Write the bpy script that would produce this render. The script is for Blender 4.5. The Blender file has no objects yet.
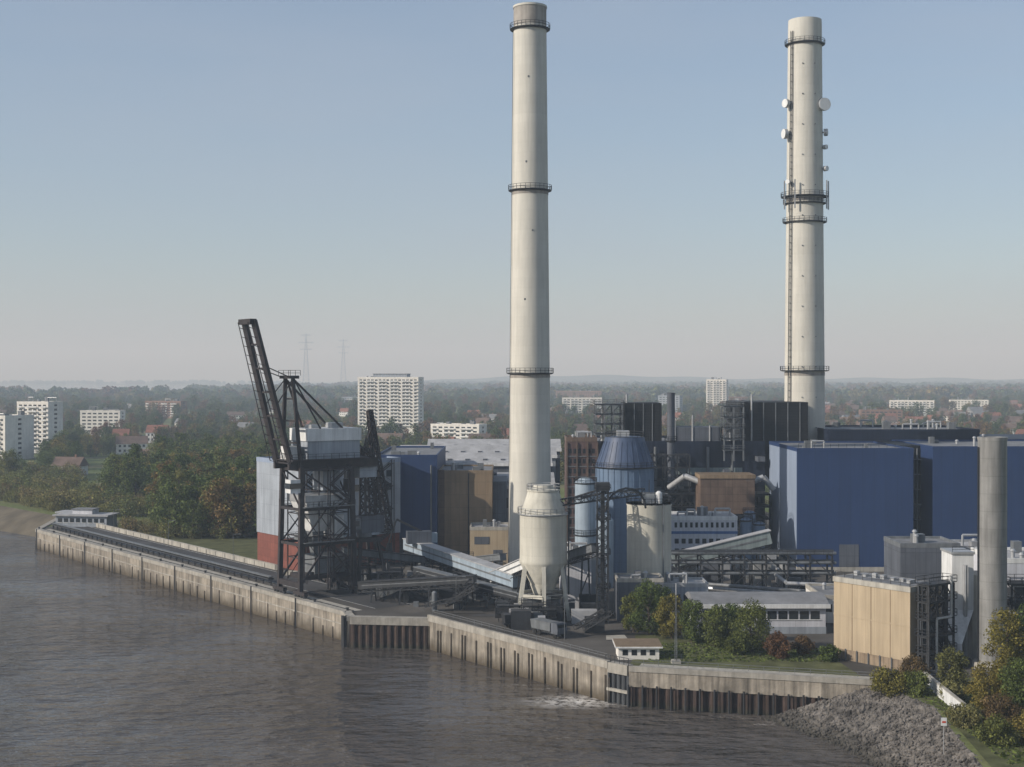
import bpy, math, random
import numpy as np
from mathutils import Vector, Matrix
R = random.Random(7)
sc = bpy.context.scene
sc.view_settings.view_transform = 'Standard'
sc.view_settings.look = 'None'
sc.view_settings.exposure = 0

# ---------------------------------------------------------------- materials
def lk(nt, a, b): nt.links.new(a, b)
def math_n(nt, op, a, b=None, c=None):
    n = nt.nodes.new('ShaderNodeMath'); n.operation = op
    for i, v in enumerate((a, b, c)):
        if v is None: continue
        if isinstance(v, (int, float)): n.inputs[i].default_value = v
        else: lk(nt, v, n.inputs[i])
    return n.outputs[0]
def noise_n(nt, vec, scale, detail=4, rough=.55):
    n = nt.nodes.new('ShaderNodeTexNoise'); n.inputs['Scale'].default_value = scale
    n.inputs['Detail'].default_value = detail; n.inputs['Roughness'].default_value = rough
    lk(nt, vec, n.inputs['Vector']); return n.outputs['Fac']
def vscale(nt, col, f):
    n = nt.nodes.new('ShaderNodeVectorMath'); n.operation = 'SCALE'
    if isinstance(col, tuple): n.inputs[0].default_value = col[:3]
    else: lk(nt, col, n.inputs[0])
    if isinstance(f, (int, float)): n.inputs['Scale'].default_value = f
    else: lk(nt, f, n.inputs['Scale'])
    return n.outputs[0]
def mixc(nt, f, a, b):
    n = nt.nodes.new('ShaderNodeMixRGB')
    if isinstance(f, (int, float)): n.inputs[0].default_value = f
    else: lk(nt, f, n.inputs[0])
    for i, v in ((1, a), (2, b)):
        if isinstance(v, tuple): n.inputs[i].default_value = (v[0], v[1], v[2], 1)
        else: lk(nt, v, n.inputs[i])
    return n.outputs[0]
def maprange(nt, v, a, b, c, d):
    n = nt.nodes.new('ShaderNodeMapRange'); lk(nt, v, n.inputs[0])
    for i, x in enumerate((a, b, c, d)): n.inputs[i+1].default_value = x
    return n.outputs[0]
def newmat(name):
    m = bpy.data.materials.new(name); m.use_nodes = True
    nt = m.node_tree; b = nt.nodes['Principled BSDF']
    g = nt.nodes.new('ShaderNodeNewGeometry')
    return m, nt, b, g
def M(name, col, rough=.75, var=.14, scale=.35, streak=.12, metal=0.0, panel=None, bump=0.0, stain=None, spec=.3):
    m, nt, b, g = newmat(name)
    P = g.outputs['Position']
    f = maprange(nt, noise_n(nt, P, scale, 6), .3, .7, 1-var, 1+var)
    if streak:
        v = nt.nodes.new('ShaderNodeVectorMath'); v.operation = 'MULTIPLY'
        lk(nt, P, v.inputs[0]); v.inputs[1].default_value = (1, 1, .07)
        s = maprange(nt, noise_n(nt, v.outputs[0], 1.3, 4), .35, .7, 1+streak*.5, 1-streak)
        f = math_n(nt, 'MULTIPLY', f, s)
    if panel:
        wx, wz, dk = panel
        cr = nt.nodes.new('ShaderNodeVectorMath'); cr.operation = 'CROSS_PRODUCT'
        lk(nt, g.outputs['True Normal'], cr.inputs[0]); cr.inputs[1].default_value = (0, 0, 1)
        dt = nt.nodes.new('ShaderNodeVectorMath'); dt.operation = 'DOT_PRODUCT'
        lk(nt, cr.outputs[0], dt.inputs[0]); lk(nt, P, dt.inputs[1])
        sp = nt.nodes.new('ShaderNodeSeparateXYZ'); lk(nt, P, sp.inputs[0])
        ln = None; cells = None
        if wx:
            a = math_n(nt, 'DIVIDE', dt.outputs['Value'], wx)
            ln = math_n(nt, 'LESS_THAN', math_n(nt, 'FRACT', a), .14/wx)
            cells = math_n(nt, 'FLOOR', a)
        if wz:
            a = math_n(nt, 'DIVIDE', sp.outputs[2], wz)
            l2 = math_n(nt, 'LESS_THAN', math_n(nt, 'FRACT', a), .14/wz)
            ln = l2 if ln is None else math_n(nt, 'MAXIMUM', ln, l2)
            c2 = math_n(nt, 'MULTIPLY', math_n(nt, 'FLOOR', a), 7.3)
            cells = c2 if cells is None else math_n(nt, 'ADD', cells, c2)
        w = nt.nodes.new('ShaderNodeTexWhiteNoise'); w.noise_dimensions = '1D'; lk(nt, cells, w.inputs['W'])
        f = math_n(nt, 'MULTIPLY', f, maprange(nt, w.outputs['Value'], 0, 1, 1-var*.5, 1+var*.5))
        f = math_n(nt, 'MULTIPLY', f, math_n(nt, 'SUBTRACT', 1.0, math_n(nt, 'MULTIPLY', ln, dk)))
    c = vscale(nt, col, f)
    if stain:   # (z_low, z_high, colour): weathering that climbs from the water line
        sp2 = nt.nodes.new('ShaderNodeSeparateXYZ'); lk(nt, P, sp2.inputs[0])
        zz = math_n(nt, 'ADD', sp2.outputs[2], math_n(nt, 'MULTIPLY', noise_n(nt, P, .9, 5), 1.6))
        c = mixc(nt, maprange(nt, zz, stain[0]+.8, stain[1]+.8, 1, 0), c, stain[2])
    lk(nt, c, b.inputs['Base Color'])
    b.inputs['Roughness'].default_value = rough; b.inputs['Metallic'].default_value = metal
    b.inputs['Specular IOR Level'].default_value = spec
    if bump:
        bn = nt.nodes.new('ShaderNodeBump'); bn.inputs['Strength'].default_value = bump; bn.inputs['Distance'].default_value = .2
        lk(nt, noise_n(nt, P, 2.5, 6), bn.inputs['Height']); lk(nt, bn.outputs[0], b.inputs['Normal'])
    return m

chim_c = M('chimney_concrete', (.50, .485, .435), .85, .05, .12, .09, panel=(0, 2.4, .05))
chim_d = M('chimney_cap', (.28, .26, .235), .85, .15, .4, .2)
steel = M('dark_steel', (.028, .03, .034), .55, .25, .8, .2)
steel_r = M('crane_steel', (.032, .027, .028), .6, .35, .6, .2)
steel_g = M('grey_steel', (.13, .14, .15), .5, .2, .6, .2)
galv = M('galvanised', (.36, .37, .38), .4, .15, .6, .2, metal=.3)
blue = M('blue_cladding', (.019, .041, .112), .55, .07, .08, .08, panel=(3.0, 0, .18))
blue_l = M('pale_trim_sunlit_side', (.23, .28, .37), .55, .06, .1, .12, panel=(3.0, 0, .12))  # pale parapet trim; also the painted sunlight on the boiler hall's side
navy = M('navy_cladding', (.012, .018, .036), .5, .2, .2, .15, panel=(1.5, 4.0, .35))
black = M('black_louvre', (.010, .011, .013), .6, .3, .5, .1, panel=(2.5, .8, .6))
greyb = M('grey_cladding', (.27, .30, .34), .6, .1, .2, .2, panel=(3.0, 4.0, .15))
greyd = M('dark_grey_cladding', (.09, .10, .12), .6, .15, .2, .2, panel=(2.0, 4.0, .3))
redm = M('red_brick', (.17, .06, .045), .85, .15, .5, .2, panel=(4, 2, .2))
white = M('white_paint', (.60, .61, .61), .55, .08, .4, .2)
whitep = M('white_panels', (.5, .51, .55), .55, .08, .4, .15, panel=(2.4, 0, .2))
beige = M('beige_panels', (.36, .29, .20), .7, .06, .2, .14, panel=(1.9, 0, .14))
tan = M('tan_cladding', (.21, .155, .10), .7, .1, .2, .2, panel=(2.4, 3.5, .2))
brown = M('brown_cladding', (.12, .085, .065), .7, .2, .3, .2, panel=(2.0, 2.0, .35))
rust = M('rust_facade', (.10, .065, .06), .8, .25, .4, .2, panel=(2.0, 3.2, .3))
silo_w = M('silo_concrete', (.48, .465, .405), .8, .06, .3, .16, panel=(0, 1.9, .06))
silo_b = M('silo_blue', (.12, .175, .26), .5, .07, .3, .2, panel=(0, 2.2, .12))
silo_bd = M('silo_dark_blue', (.055, .08, .14), .5, .1, .3, .2)
lightb = M('light_blue_cladding', (.27, .33, .39), .5, .1, .3, .15, panel=(2.5, 0, .2))
greeng = M('green_grey_cladding', (.20, .24, .24), .6, .1, .3, .2, panel=(2.5, 0, .2))
roofg = M('grey_roof', (.17, .175, .185), .8, .25, .25, .1)
roofl = M('light_roof', (.32, .325, .335), .8, .2, .25, .1)
glass = M('dark_glass', (.02, .025, .03), .12, .3, .4, 0, spec=.6)
quay = M('quay_concrete', (.235, .21, .175), .9, .3, .35, .5, panel=(6, 0, .35), bump=.4, stain=(-5.8, -3.4, (.07, .056, .038)))
quayt = M('quay_cap_concrete', (.28, .265, .235), .9, .25, .4, .2, bump=.3)
pile = M('sheet_pile_rust', (.05, .034, .028), .85, .35, .8, .5, stain=(-5.8, -4.9, (.03, .03, .022)))
timber = M('fender_timber', (.10, .085, .068), .9, .3, .8, .3, stain=(-5.4, -4.2, (.03, .026, .02)))
asph = M('asphalt', (.05, .05, .052), .92, .35, .12, 0, bump=.2)
apron_m = M('apron', (.075, .069, .062), .95, .5, .06, 0, bump=.3)
conc = M('concrete', (.33, .315, .28), .9, .18, .4, .25, bump=.2)
paintl = M('road_paint', (.5, .5, .48), .8, .2, 1, 0)
woodf = M('wooden_fence', (.22, .17, .12), .85, .2, .8, .2, panel=(1, 0, .3))
coal = M('coal', (.015, .015, .016), .9, .4, .9, 0, bump=.8)
rubber = M('tyre', (.015, .015, .015), .9, .2, 1, 0)
tilered = M('roof_tiles_red', (.19, .085, .06), .85, .25, .3, .1)
tilebr = M('roof_tiles_brown', (.12, .085, .07), .85, .25, .3, .1)
plaster = M('white_render', (.66, .64, .6), .85, .1, .3, .1)
brick = M('brick', (.20, .12, .085), .85, .2, .3, .1)
bark = M('bark', (.07, .055, .04), .95, .3, 1, 0)
orange = M('orange_red_paint', (.42, .06, .03), .5, .15, .8, .2)
bluep = M('blue_paint', (.05, .12, .28), .5, .15, .8, .2)
sand = M('sand', (.10, .085, .06), .95, .35, .15, 0, bump=.3)

def leafmat(name, cols):
    m, nt, b, g = newmat(name)
    oi = nt.nodes.new('ShaderNodeObjectInfo')
    cr = nt.nodes.new('ShaderNodeValToRGB'); e = cr.color_ramp.elements
    e[0].position = 0; e[0].color = (*cols[0][1], 1); e[1].position = 1; e[1].color = (*cols[-1][1], 1)
    for p, c in cols[1:-1]:
        k = e.new(p); k.color = (*c, 1)
    lk(nt, oi.outputs['Random'], cr.inputs[0])
    f = maprange(nt, g.outputs['Random Per Island'], 0, 1, .45, 1.55)
    n = maprange(nt, noise_n(nt, g.outputs['Position'], .35, 3), .3, .7, .6, 1.4)
    c = vscale(nt, vscale(nt, cr.outputs[0], f), n)
    lk(nt, c, b.inputs['Base Color']); b.inputs['Roughness'].default_value = .8
    b.inputs['Specular IOR Level'].default_value = .15
    tr = nt.nodes.new('ShaderNodeBsdfTranslucent'); lk(nt, c, tr.inputs['Color'])
    mx = nt.nodes.new('ShaderNodeMixShader'); mx.inputs[0].default_value = .3
    lk(nt, b.outputs[0], mx.inputs[1]); lk(nt, tr.outputs[0], mx.inputs[2]); lk(nt, mx.outputs[0], nt.nodes['Material Output'].inputs['Surface'])
    return m
leaf_mix = leafmat('woodland_leaves', [(0, (.06, .085, .03)), (.3, (.08, .105, .035)), (.5, (.11, .12, .04)), (.64, (.15, .13, .045)),
                                       (.76, (.17, .11, .045)), (.88, (.15, .075, .04)), (1, (.065, .09, .033))])
leaf_wd = leafmat('riverside_leaves', [(0, (.06, .085, .028)), (.35, (.085, .115, .034)), (.7, (.12, .14, .045)), (.88, (.17, .15, .045)), (1, (.17, .11, .045))])
leaf_sh = leafmat('scrub_leaves', [(0, (.12, .145, .05)), (.4, (.17, .17, .06)), (.7, (.20, .18, .08)), (1, (.20, .145, .07))])
leaf_gr = leafmat('green_leaves', [(0, (.06, .09, .024)), (.5, (.09, .115, .03)), (1, (.13, .13, .036))])
leaf_ye = leafmat('yellow_leaves', [(0, (.18, .15, .035)), (.5, (.15, .14, .034)), (1, (.20, .14, .035))])
leaf_re = leafmat('russet_leaves', [(0, (.12, .065, .035)), (1, (.12, .09, .04))])

def ground_mat():
    m, nt, b, g = newmat('meadow_ground'); P = g.outputs['Position']
    c = mixc(nt, maprange(nt, noise_n(nt, P, .006, 4), .42, .58, 0, 1), (.08, .105, .038), (.15, .165, .065))
    c = mixc(nt, maprange(nt, noise_n(nt, P, .02, 3), .52, .62, 0, .8), c, (.15, .13, .075))
    c = vscale(nt, c, maprange(nt, noise_n(nt, P, .6, 6), .3, .7, .7, 1.3))
    lk(nt, c, b.inputs['Base Color']); b.inputs['Roughness'].default_value = 1
    b.inputs['Specular IOR Level'].default_value = .1
    return m
land_m = ground_mat()
grass = M('grass', (.085, .09, .042), 1, .4, .25, 0, bump=.5, spec=.1)

def water_mat():
    m, nt, b, g = newmat('river_water'); P = g.outputs['Position']
    big = noise_n(nt, P, .02, 4)
    c = mixc(nt, maprange(nt, big, .4, .65, 0, 1), (.064, .056, .05), (.082, .072, .064))
    ds = nt.nodes.new('ShaderNodeVectorMath'); ds.operation = 'SUBTRACT'; lk(nt, P, ds.inputs[0]); ds.inputs[1].default_value = (11.5, 241.5, -6)
    mu = nt.nodes.new('ShaderNodeVectorMath'); mu.operation = 'MULTIPLY'; lk(nt, ds.outputs[0], mu.inputs[0]); mu.inputs[1].default_value = (.12, .2, 0)
    le = nt.nodes.new('ShaderNodeVectorMath'); le.operation = 'LENGTH'; lk(nt, mu.outputs[0], le.inputs[0])
    near = maprange(nt, le.outputs['Value'], 0.2, 1.3, 1, 0)
    fo = math_n(nt, 'MULTIPLY', near, maprange(nt, noise_n(nt, P, .8, 8, .7), .40, .56, 0, 1))
    st = nt.nodes.new('ShaderNodeVectorMath'); st.operation = 'MULTIPLY'; lk(nt, P, st.inputs[0]); st.inputs[1].default_value = (.022, .11, 1)
    sf = math_n(nt, 'MULTIPLY', maprange(nt, noise_n(nt, st.outputs[0], 1.6, 6, .6), .63, .69, 0, .22), maprange(nt, noise_n(nt, P, 1.1, 5, .7), .5, .6, 0, 1))
    fo = math_n(nt, 'MAXIMUM', fo, sf)
    c = mixc(nt, fo, c, (.6, .58, .55))
    lk(nt, c, b.inputs['Base Color']); b.inputs['IOR'].default_value = 1.33
    lk(nt, math_n(nt, 'ADD', math_n(nt, 'MULTIPLY', fo, .5), .07), b.inputs['Roughness'])
    sc1 = nt.nodes.new('ShaderNodeVectorMath'); sc1.operation = 'MULTIPLY'; lk(nt, P, sc1.inputs[0]); sc1.inputs[1].default_value = (.55, 1.2, 1)
    amp = maprange(nt, noise_n(nt, P, .022, 4), .38, .62, .45, 1.5)
    h = math_n(nt, 'MULTIPLY', math_n(nt, 'ADD', noise_n(nt, sc1.outputs[0], .42, 3, .6), math_n(nt, 'MULTIPLY', noise_n(nt, sc1.outputs[0], .17, 2), 1.5)), amp)
    bn = nt.nodes.new('ShaderNodeBump'); bn.inputs['Strength'].default_value = 1; bn.inputs['Distance'].default_value = 1.15
    lk(nt, h, bn.inputs['Height']); lk(nt, bn.outputs[0], b.inputs['Normal'])
    return m
water_m = water_mat()

# ---------------------------------------------------------------- builder
def obj_from(name, V, F, mats, midx=None, parent=None, smooth=False):
    me = bpy.data.meshes.new(name); me.from_pydata(V, [], F)
    for m in mats: me.materials.append(m)
    if midx is not None: me.polygons.foreach_set('material_index', midx)
    if smooth:
        me.polygons.foreach_set('use_smooth', [True]*len(me.polygons))
        me.set_sharp_from_angle(angle=math.radians(35))
    me.update()
    o = bpy.data.objects.new(name, me); sc.collection.objects.link(o)
    if parent: o.parent = parent
    return o

class Asm:
    def __init__(s, name, loc=(0, 0, 0), rot=0):
        s.e = bpy.data.objects.new(name, None); sc.collection.objects.link(s.e)
        s.e.location = loc; s.e.rotation_euler = (0, 0, rot); s.p = {}
    def g(s, part, mat):
        if part not in s.p: s.p[part] = ([], [], mat)
        elif s.p[part][2] is not mat:
            part = part+'_'+mat.name
            if part not in s.p: s.p[part] = ([], [], mat)
        return s.p[part]
    def add(s, part, mat, vs, fs):
        V, F, _ = s.g(part, mat); n = len(V)
        V.extend([tuple(v) for v in vs]); F.extend([tuple(i+n for i in f) for f in fs])
    def box(s, part, mat, x0, x1, y0, y1, z0, z1):
        s.add(part, mat, [(x0,y0,z0),(x1,y0,z0),(x1,y1,z0),(x0,y1,z0),(x0,y0,z1),(x1,y0,z1),(x1,y1,z1),(x0,y1,z1)],
              [(0,3,2,1),(4,5,6,7),(0,1,5,4),(1,2,6,5),(2,3,7,6),(3,0,4,7)])
    def frus(s, part, mat, cx, cy, z0, z1, w0, d0, w1, d1, ox=0, oy=0):
        a, b, c, d = w0/2, d0/2, w1/2, d1/2
        s.add(part, mat, [(cx-a,cy-b,z0),(cx+a,cy-b,z0),(cx+a,cy+b,z0),(cx-a,cy+b,z0),
                          (cx+ox-c,cy+oy-d,z1),(cx+ox+c,cy+oy-d,z1),(cx+ox+c,cy+oy+d,z1),(cx+ox-c,cy+oy+d,z1)],
              [(0,3,2,1),(4,5,6,7),(0,1,5,4),(1,2,6,5),(2,3,7,6),(3,0,4,7)])
    def cyl(s, part, mat, x, y, prof, seg=32, cap=True):
        vs = []; fs = []
        for z, r in prof:
            for i in range(seg):
                a = 2*math.pi*i/seg; vs.append((x+r*math.cos(a), y+r*math.sin(a), z))
        for k in range(len(prof)-1):
            for i in range(seg):
                j = (i+1) % seg; fs.append((k*seg+i, k*seg+j, (k+1)*seg+j, (k+1)*seg+i))
        if cap:
            fs.append(tuple(reversed(range(seg)))); fs.append(tuple(range((len(prof)-1)*seg, len(prof)*seg)))
        s.add(part, mat, vs, fs)
    def beam(s, part, mat, p, q, w, h=None, round_=0):
        h = h or w; p = Vector(p); q = Vector(q); d = q-p
        if d.length < 1e-4: return
        d.normalize(); up = Vector((0, 0, 1)) if abs(d.z) < .95 else Vector((0, 1, 0))
        a = d.cross(up).normalized(); b = a.cross(d).normalized(); vs = []
        if round_:
            n = round_
            for c in (p, q):
                for i in range(n):
                    t = 2*math.pi*i/n; vs.append(c+a*math.cos(t)*w/2+b*math.sin(t)*w/2)
            fs = [(i, (i+1) % n, n+(i+1) % n, n+i) for i in range(n)]+[tuple(reversed(range(n))), tuple(range(n, 2*n))]
            s.add(part, mat, vs, fs); return
        for c in (p, q):
            for i, j in ((-1, -1), (1, -1), (1, 1), (-1, 1)): vs.append(c+a*i*w/2+b*j*h/2)
        s.add(part, mat, vs, [(0,1,2,3),(7,6,5,4),(0,4,5,1),(1,5,6,2),(2,6,7,3),(3,7,4,0)])
    def pipe(s, part, mat, pts, r, n=8):
        for a, b in zip(pts[:-1], pts[1:]): s.beam(part, mat, a, b, r*2, round_=n)
    def truss(s, part, mat, p, q, w, h, n, t=.18, taper=1):
        p = Vector(p); q = Vector(q); d = (q-p).normalized(); up = Vector((0,0,1)) if abs(d.z) < .95 else Vector((0,1,0))
        a = d.cross(up).normalized(); b = a.cross(d).normalized()
        def c(k, i, j):
            u = k/n; sc_ = 1+(taper-1)*u
            return p.lerp(q, u)+a*i*w/2*sc_+b*j*h/2*sc_
        cs = ((-1,-1),(1,-1),(1,1),(-1,1))
        for i, j in cs: s.beam(part, mat, c(0,i,j), c(n,i,j), t*1.5)
        for k in range(n+1):
            for m in range(4):
                s.beam(part, mat, c(k,*cs[m]), c(k,*cs[(m+1)%4]), t)
                if k < n: s.beam(part, mat, c(k,*cs[m]) if k % 2 else c(k,*cs[(m+1)%4]), c(k+1,*cs[(m+1)%4]) if k % 2 else c(k+1,*cs[m]), t)
    def rail(s, part, mat, pts, h=1.1, t=.07, step=2.0):
        for a, b in zip(pts[:-1], pts[1:]):
            a = Vector(a); b = Vector(b); L = (b-a).length; n = max(1, int(L/step)); up = Vector((0, 0, h))
            s.beam(part, mat, a+up, b+up, t); s.beam(part, mat, a+up*.5, b+up*.5, t)
            for i in range(n+1):
                c = a.lerp(b, i/n); s.beam(part, mat, c, c+up, t)
    def ring(s, x, y, z, r, w=1.0, mat=None, mr=None, deck=True, seg=24):
        mat = mat or steel
        if deck: s.cyl('platforms', mat, x, y, [(z-.35, r+w*.5), (z-.15, r+w), (z, r+w)], seg)
        ps = [(x+(r+w)*math.cos(2*math.pi*i/seg), y+(r+w)*math.sin(2*math.pi*i/seg), z) for i in range(seg+1)]
        s.rail('railings', mat, ps, 1.2, .09, 3)
    def frame(s, part, mat, x0, x1, y0, y1, z0, z1, nx, nz, t=.35, deck=None, brace=True, seed=0):
        rr = random.Random(seed)
        for y in (y0, y1):
            for i in range(nx+1):
                x = x0+(x1-x0)*i/nx; s.beam(part, mat, (x, y, z0), (x, y, z1), t)
            for k in range(1, nz+1):
                z = z0+(z1-z0)*k/nz; s.beam(part, mat, (x0, y, z), (x1, y, z), t*.9)
                if brace:
                    for i in range(nx):
                        if rr.random() < .5:
                            xa = x0+(x1-x0)*i/nx; xb = x0+(x1-x0)*(i+1)/nx; zl = z0+(z1-z0)*(k-1)/nz
                            if rr.random() < .5: xa, xb = xb, xa
                            s.beam(part, mat, (xa, y, zl), (xb, y, z), t*.6)
        for i in range(nx+1):
            x = x0+(x1-x0)*i/nx
            for k in range(1, nz+1):
                z = z0+(z1-z0)*k/nz; s.beam(part, mat, (x, y0, z), (x, y1, z), t*.9)
        if deck:
            for k in range(1, nz+1):
                z = z0+(z1-z0)*k/nz
                s.box(part+'_decks', deck, x0-.4, x1+.4, y0-.4, y1+.4, z+.18, z+.28)
                s.rail(part+'_rails', mat, [(x0-.4,y0-.4,z+.28),(x1+.4,y0-.4,z+.28),(x1+.4,y1+.4,z+.28),(x0-.4,y1+.4,z+.28),(x0-.4,y0-.4,z+.28)], 1.1, .08, 2)
    def stairs(s, part, mat, x, y, w, z0, z1, nf, d=1.2):
        dz = (z1-z0)/nf
        for k in range(nf):
            a, b = (x, x+w) if k % 2 == 0 else (x+w, x)
            for yy in (y, y+d): s.beam(part, mat, (a, yy, z0+k*dz), (b, yy, z0+(k+1)*dz), .12, .3)
            n = 7
            for i in range(n):
                u = (i+.5)/n; xx = a+(b-a)*u; zz = z0+k*dz+dz*u
                s.box(part, mat, xx-.14, xx+.14, y, y+d, zz, zz+.05)
            s.beam(part, mat, (a, y, z0+k*dz+1.1), (b, y, z0+(k+1)*dz+1.1), .08)
            s.box(part, mat, b-.7, b+.7, y, y+d, z0+(k+1)*dz-.1, z0+(k+1)*dz)
        for xx in (x-.5, x+w+.5):
            for yy in (y, y+d): s.beam(part, mat, (xx, yy, z0), (xx, yy, z1+1), .2)
    def flatroof(s, x0, x1, y0, y1, z, mat, edge, ph=.7, seed=0, n=6, big=1.0):
        s.box('roof', mat, x0+.3, x1-.3, y0+.3, y1-.3, z-.2, z+.05)
        t = .33
        s.box('parapet', edge, x0-.06, x1+.06, y0-.06, y0+t, z-.4, z+ph); s.box('parapet', edge, x0-.06, x1+.06, y1-t, y1+.06, z-.4, z+ph)
        s.box('parapet', edge, x0-.063, x0+t-.003, y0+t, y1-t, z-.4, z+ph-.003); s.box('parapet', edge, x1-t+.003, x1+.063, y0+t, y1-t, z-.4, z+ph-.003)
        rr = random.Random(seed)
        for i in range(n):
            w = rr.uniform(.8, 2.6)*big; d = rr.uniform(.8, 2.4)*big; h = rr.uniform(.6, 2.2)*big
            x = rr.uniform(x0+2, max(x0+2.1, x1-2-w)); y = rr.uniform(y0+2, max(y0+2.1, y1-2-d))
            k = rr.random()
            if k < .5:
                s.box('roof_units', rr.choice([steel_g, roofg, steel_g]), x, x+w, y, y+d, z+.05, z+h+.05+i*.003)
            elif k < .8:
                s.cyl('roof_vents', galv, x, y, [(z, .35*big), (z+h*1.2, .35*big), (z+h*1.2, .55*big), (z+h*1.2+.4, .3*big)], 12)
            else:
                s.pipe('roof_pipes', galv, [(x, y, z), (x, y, z+h), (x+w*2, y, z+h), (x+w*2, y, z)], .25)
    def win(s, part, x0, x1, z0, z1, y, nx, nz, fw=.6, fh=.55, mat=None, frame_m=None):
        mat = mat or glass
        cw = (x1-x0)/nx; ch = (z1-z0)/nz
        for i in range(nx):
            for k in range(nz):
                a = x0+cw*(i+.5-fw/2); b = a+cw*fw; c = z0+ch*(k+.5-fh/2); d = c+ch*fh
                s.box(part, mat, a, b, y-.03, y+.1, c, d)
                if frame_m:
                    s.box(part+'_sills', frame_m, a-.1, b+.1, y-.14, y+.1, c-.15, c-.01)
    def done(s):
        for k, (V, F, m) in s.p.items(): obj_from(k, V, F, [m], None, s.e, True)
        return s.e

# ---------------------------------------------------------------- terrain and water
QA = (-155, 457); QB = (-35.4, 297); QB2 = (-33.5, 290); QC = (-16.9, 288); QD = (16.9, 241); QD2 = (20, 238); QE = (59.8, 227)
land_pts = [(-161, 500), QA, QB, QB2, QC, QD, QD2, QE, (64, 212), (62, 195), (60, 175), (62, 120), (80, 0), (120, -600), (9000, -900), (14000, 15000), (-1500, 15000),
            (-1350, 6400), (-1000, 4300), (-1900, 3900), (-460, 860), (-200, 545)]
obj_from('ground', [(x, y, 0) for x, y in land_pts], [tuple(range(len(land_pts)))], [land_m])
bp = [(-161, 500), (-200, 545), (-460, 860)]; bl = [(-158, 480), (-211, 532), (-500, 850)]
obj_from('beach', [(x, y, .0) for x, y in bp]+[(x, y, -6.4) for x, y in bl], [(0, 3, 4, 1), (1, 4, 5, 2)], [sand])
obj_from('river_water', [(-16000, -3000, -6), (14000, -3000, -6), (14000, 30000, -6), (-16000, 30000, -6)], [(0, 1, 2, 3)], [water_m])
obj_from('ground', [(-9000, 9500, -5), (-1400, 9500, -5), (-1400, 15500, -5), (-9000, 15500, -5)], [(0, 1, 2, 3)], [land_m])

def sheet(name, pts, z, mat): return obj_from(name, [(x, y, z) for x, y in pts], [tuple(range(len(pts)))], [mat])
sheet('works_yard', [(-155.5, 459), (-36, 299), (-33.8, 292), (-16.5, 290), (17.2, 243), (20, 240), (59, 229), (75, 232), (130, 240), (170, 420), (60, 560), (-60, 560), (-70, 420), (-150, 500)], .03, apron_m)
sheet('lawn', [(-128, 462), (-64, 372), (-50, 390), (-100, 480)], .06, grass)
sheet('lawn', [(20, 241), (58.5, 230.5), (57, 249), (52, 262), (24, 272), (22, 250)], .06, grass)
sheet('lawn', [(60, 227.5), (64.5, 212), (63, 195), (61, 175), (63, 120), (120, 120), (120, 236), (72, 231)], .05, grass)
sheet('footpath', [(22, 241.6), (59, 231), (60.5, 232.5), (22.6, 243.6)], .09, conc)
n_ = Vector((.8, .6)); A_ = Vector(QA); B_ = Vector(QB)
def off(p, d): v = Vector(p)+n_*d; return (v.x, v.y)
sheet('quay_road', [off(QA, 7), off(QB, 7), off(QB, 17), off(QA, 17)], .07, asph)
for d, w in ((7.3, .18), (16.6, .18)):
    sheet('road_marking', [off(QA, d), off(QB, d), off(QB, d+w), off(QA, d+w)], .09, paintl)
sheet('quay_promenade', [off(QA, 1), off(QB, 1), off(QB, 4.2), off(QA, 4.2)], .08, conc)
rr = random.Random(4)
for i in range(16):
    x = rr.uniform(-30, 30); y = rr.uniform(262, 300)
    if (x+17)*.8+(y-288)*.58 < 3: continue
    w_, d_ = rr.uniform(2, 7), rr.uniform(1.5, 5); sheet('yard_patch', [(x, y), (x+w_, y-.3), (x+w_*.9, y+d_), (x+.3, y+d_*.9)], .1+i*.006, rr.choice([asph, apron_m, conc]))

# quay walls
q = Asm('quay_wall')
def wseg(part, mat, p, r, z0, z1, out, inn):
    p = Vector(p); r = Vector(r); d = (r-p).normalized(); nn = Vector((d.y, -d.x))
    a = p+nn*out; b = r+nn*out; c = r-nn*inn; e = p-nn*inn
    q.add(part, mat, [(v.x, v.y, z) for z in (z0, z1) for v in (a, b, c, e)], [(0,3,2,1),(4,5,6,7),(0,1,5,4),(1,2,6,5),(2,3,7,6),(3,0,4,7)])
def walk(p, r, step):
    p = Vector(p); r = Vector(r); L = (r-p).length; d = (r-p)/L; n = int(L/step); nn = Vector((d.y, -d.x))
    for i in range(n+1): yield p+d*(i*L/max(n, 1)), d, nn
wseg('wall_face', quay, QA, QB, -8, -.6, .5, 2); wseg('cap', quayt, QA, QB, -.6, .35, .75, 1.1)
wseg('wall_face', quay, (-161, 500), QA, -8, -.6, .5, 2); wseg('cap', quayt, (-161, 500), QA, -.6, .34, .74, 1.1)
wseg('ledge', quayt, QA, QB, -2.6, -2.35, .62, .2)
rr = random.Random(12)
for c, d, nn in walk(QA, QB, 4.3):
    if rr.random() < .85: q.beam('fenders', timber, (c.x+nn.x*.58, c.y+nn.y*.58, -7), (c.x+nn.x*.58, c.y+nn.y*.58, -2.4-rr.random()*1.6), .2+rr.random()*.12)
for c, d, nn in walk(QA, QB, 21):
    q.beam('ladders', steel, (c.x+d.x*1.5+nn.x*.85, c.y+d.y*1.5+nn.y*.85, -6.5), (c.x+d.x*1.5+nn.x*.85, c.y+d.y*1.5+nn.y*.85, .5), .35, .1)
for c, d, nn in walk(QA, QB, 14):
    c2 = c-nn*.5; q.cyl('bollards', steel, c2.x, c2.y, [(.3, .3), (.7, .22), (.8, .4), (.95, .4)], 10)
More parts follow.
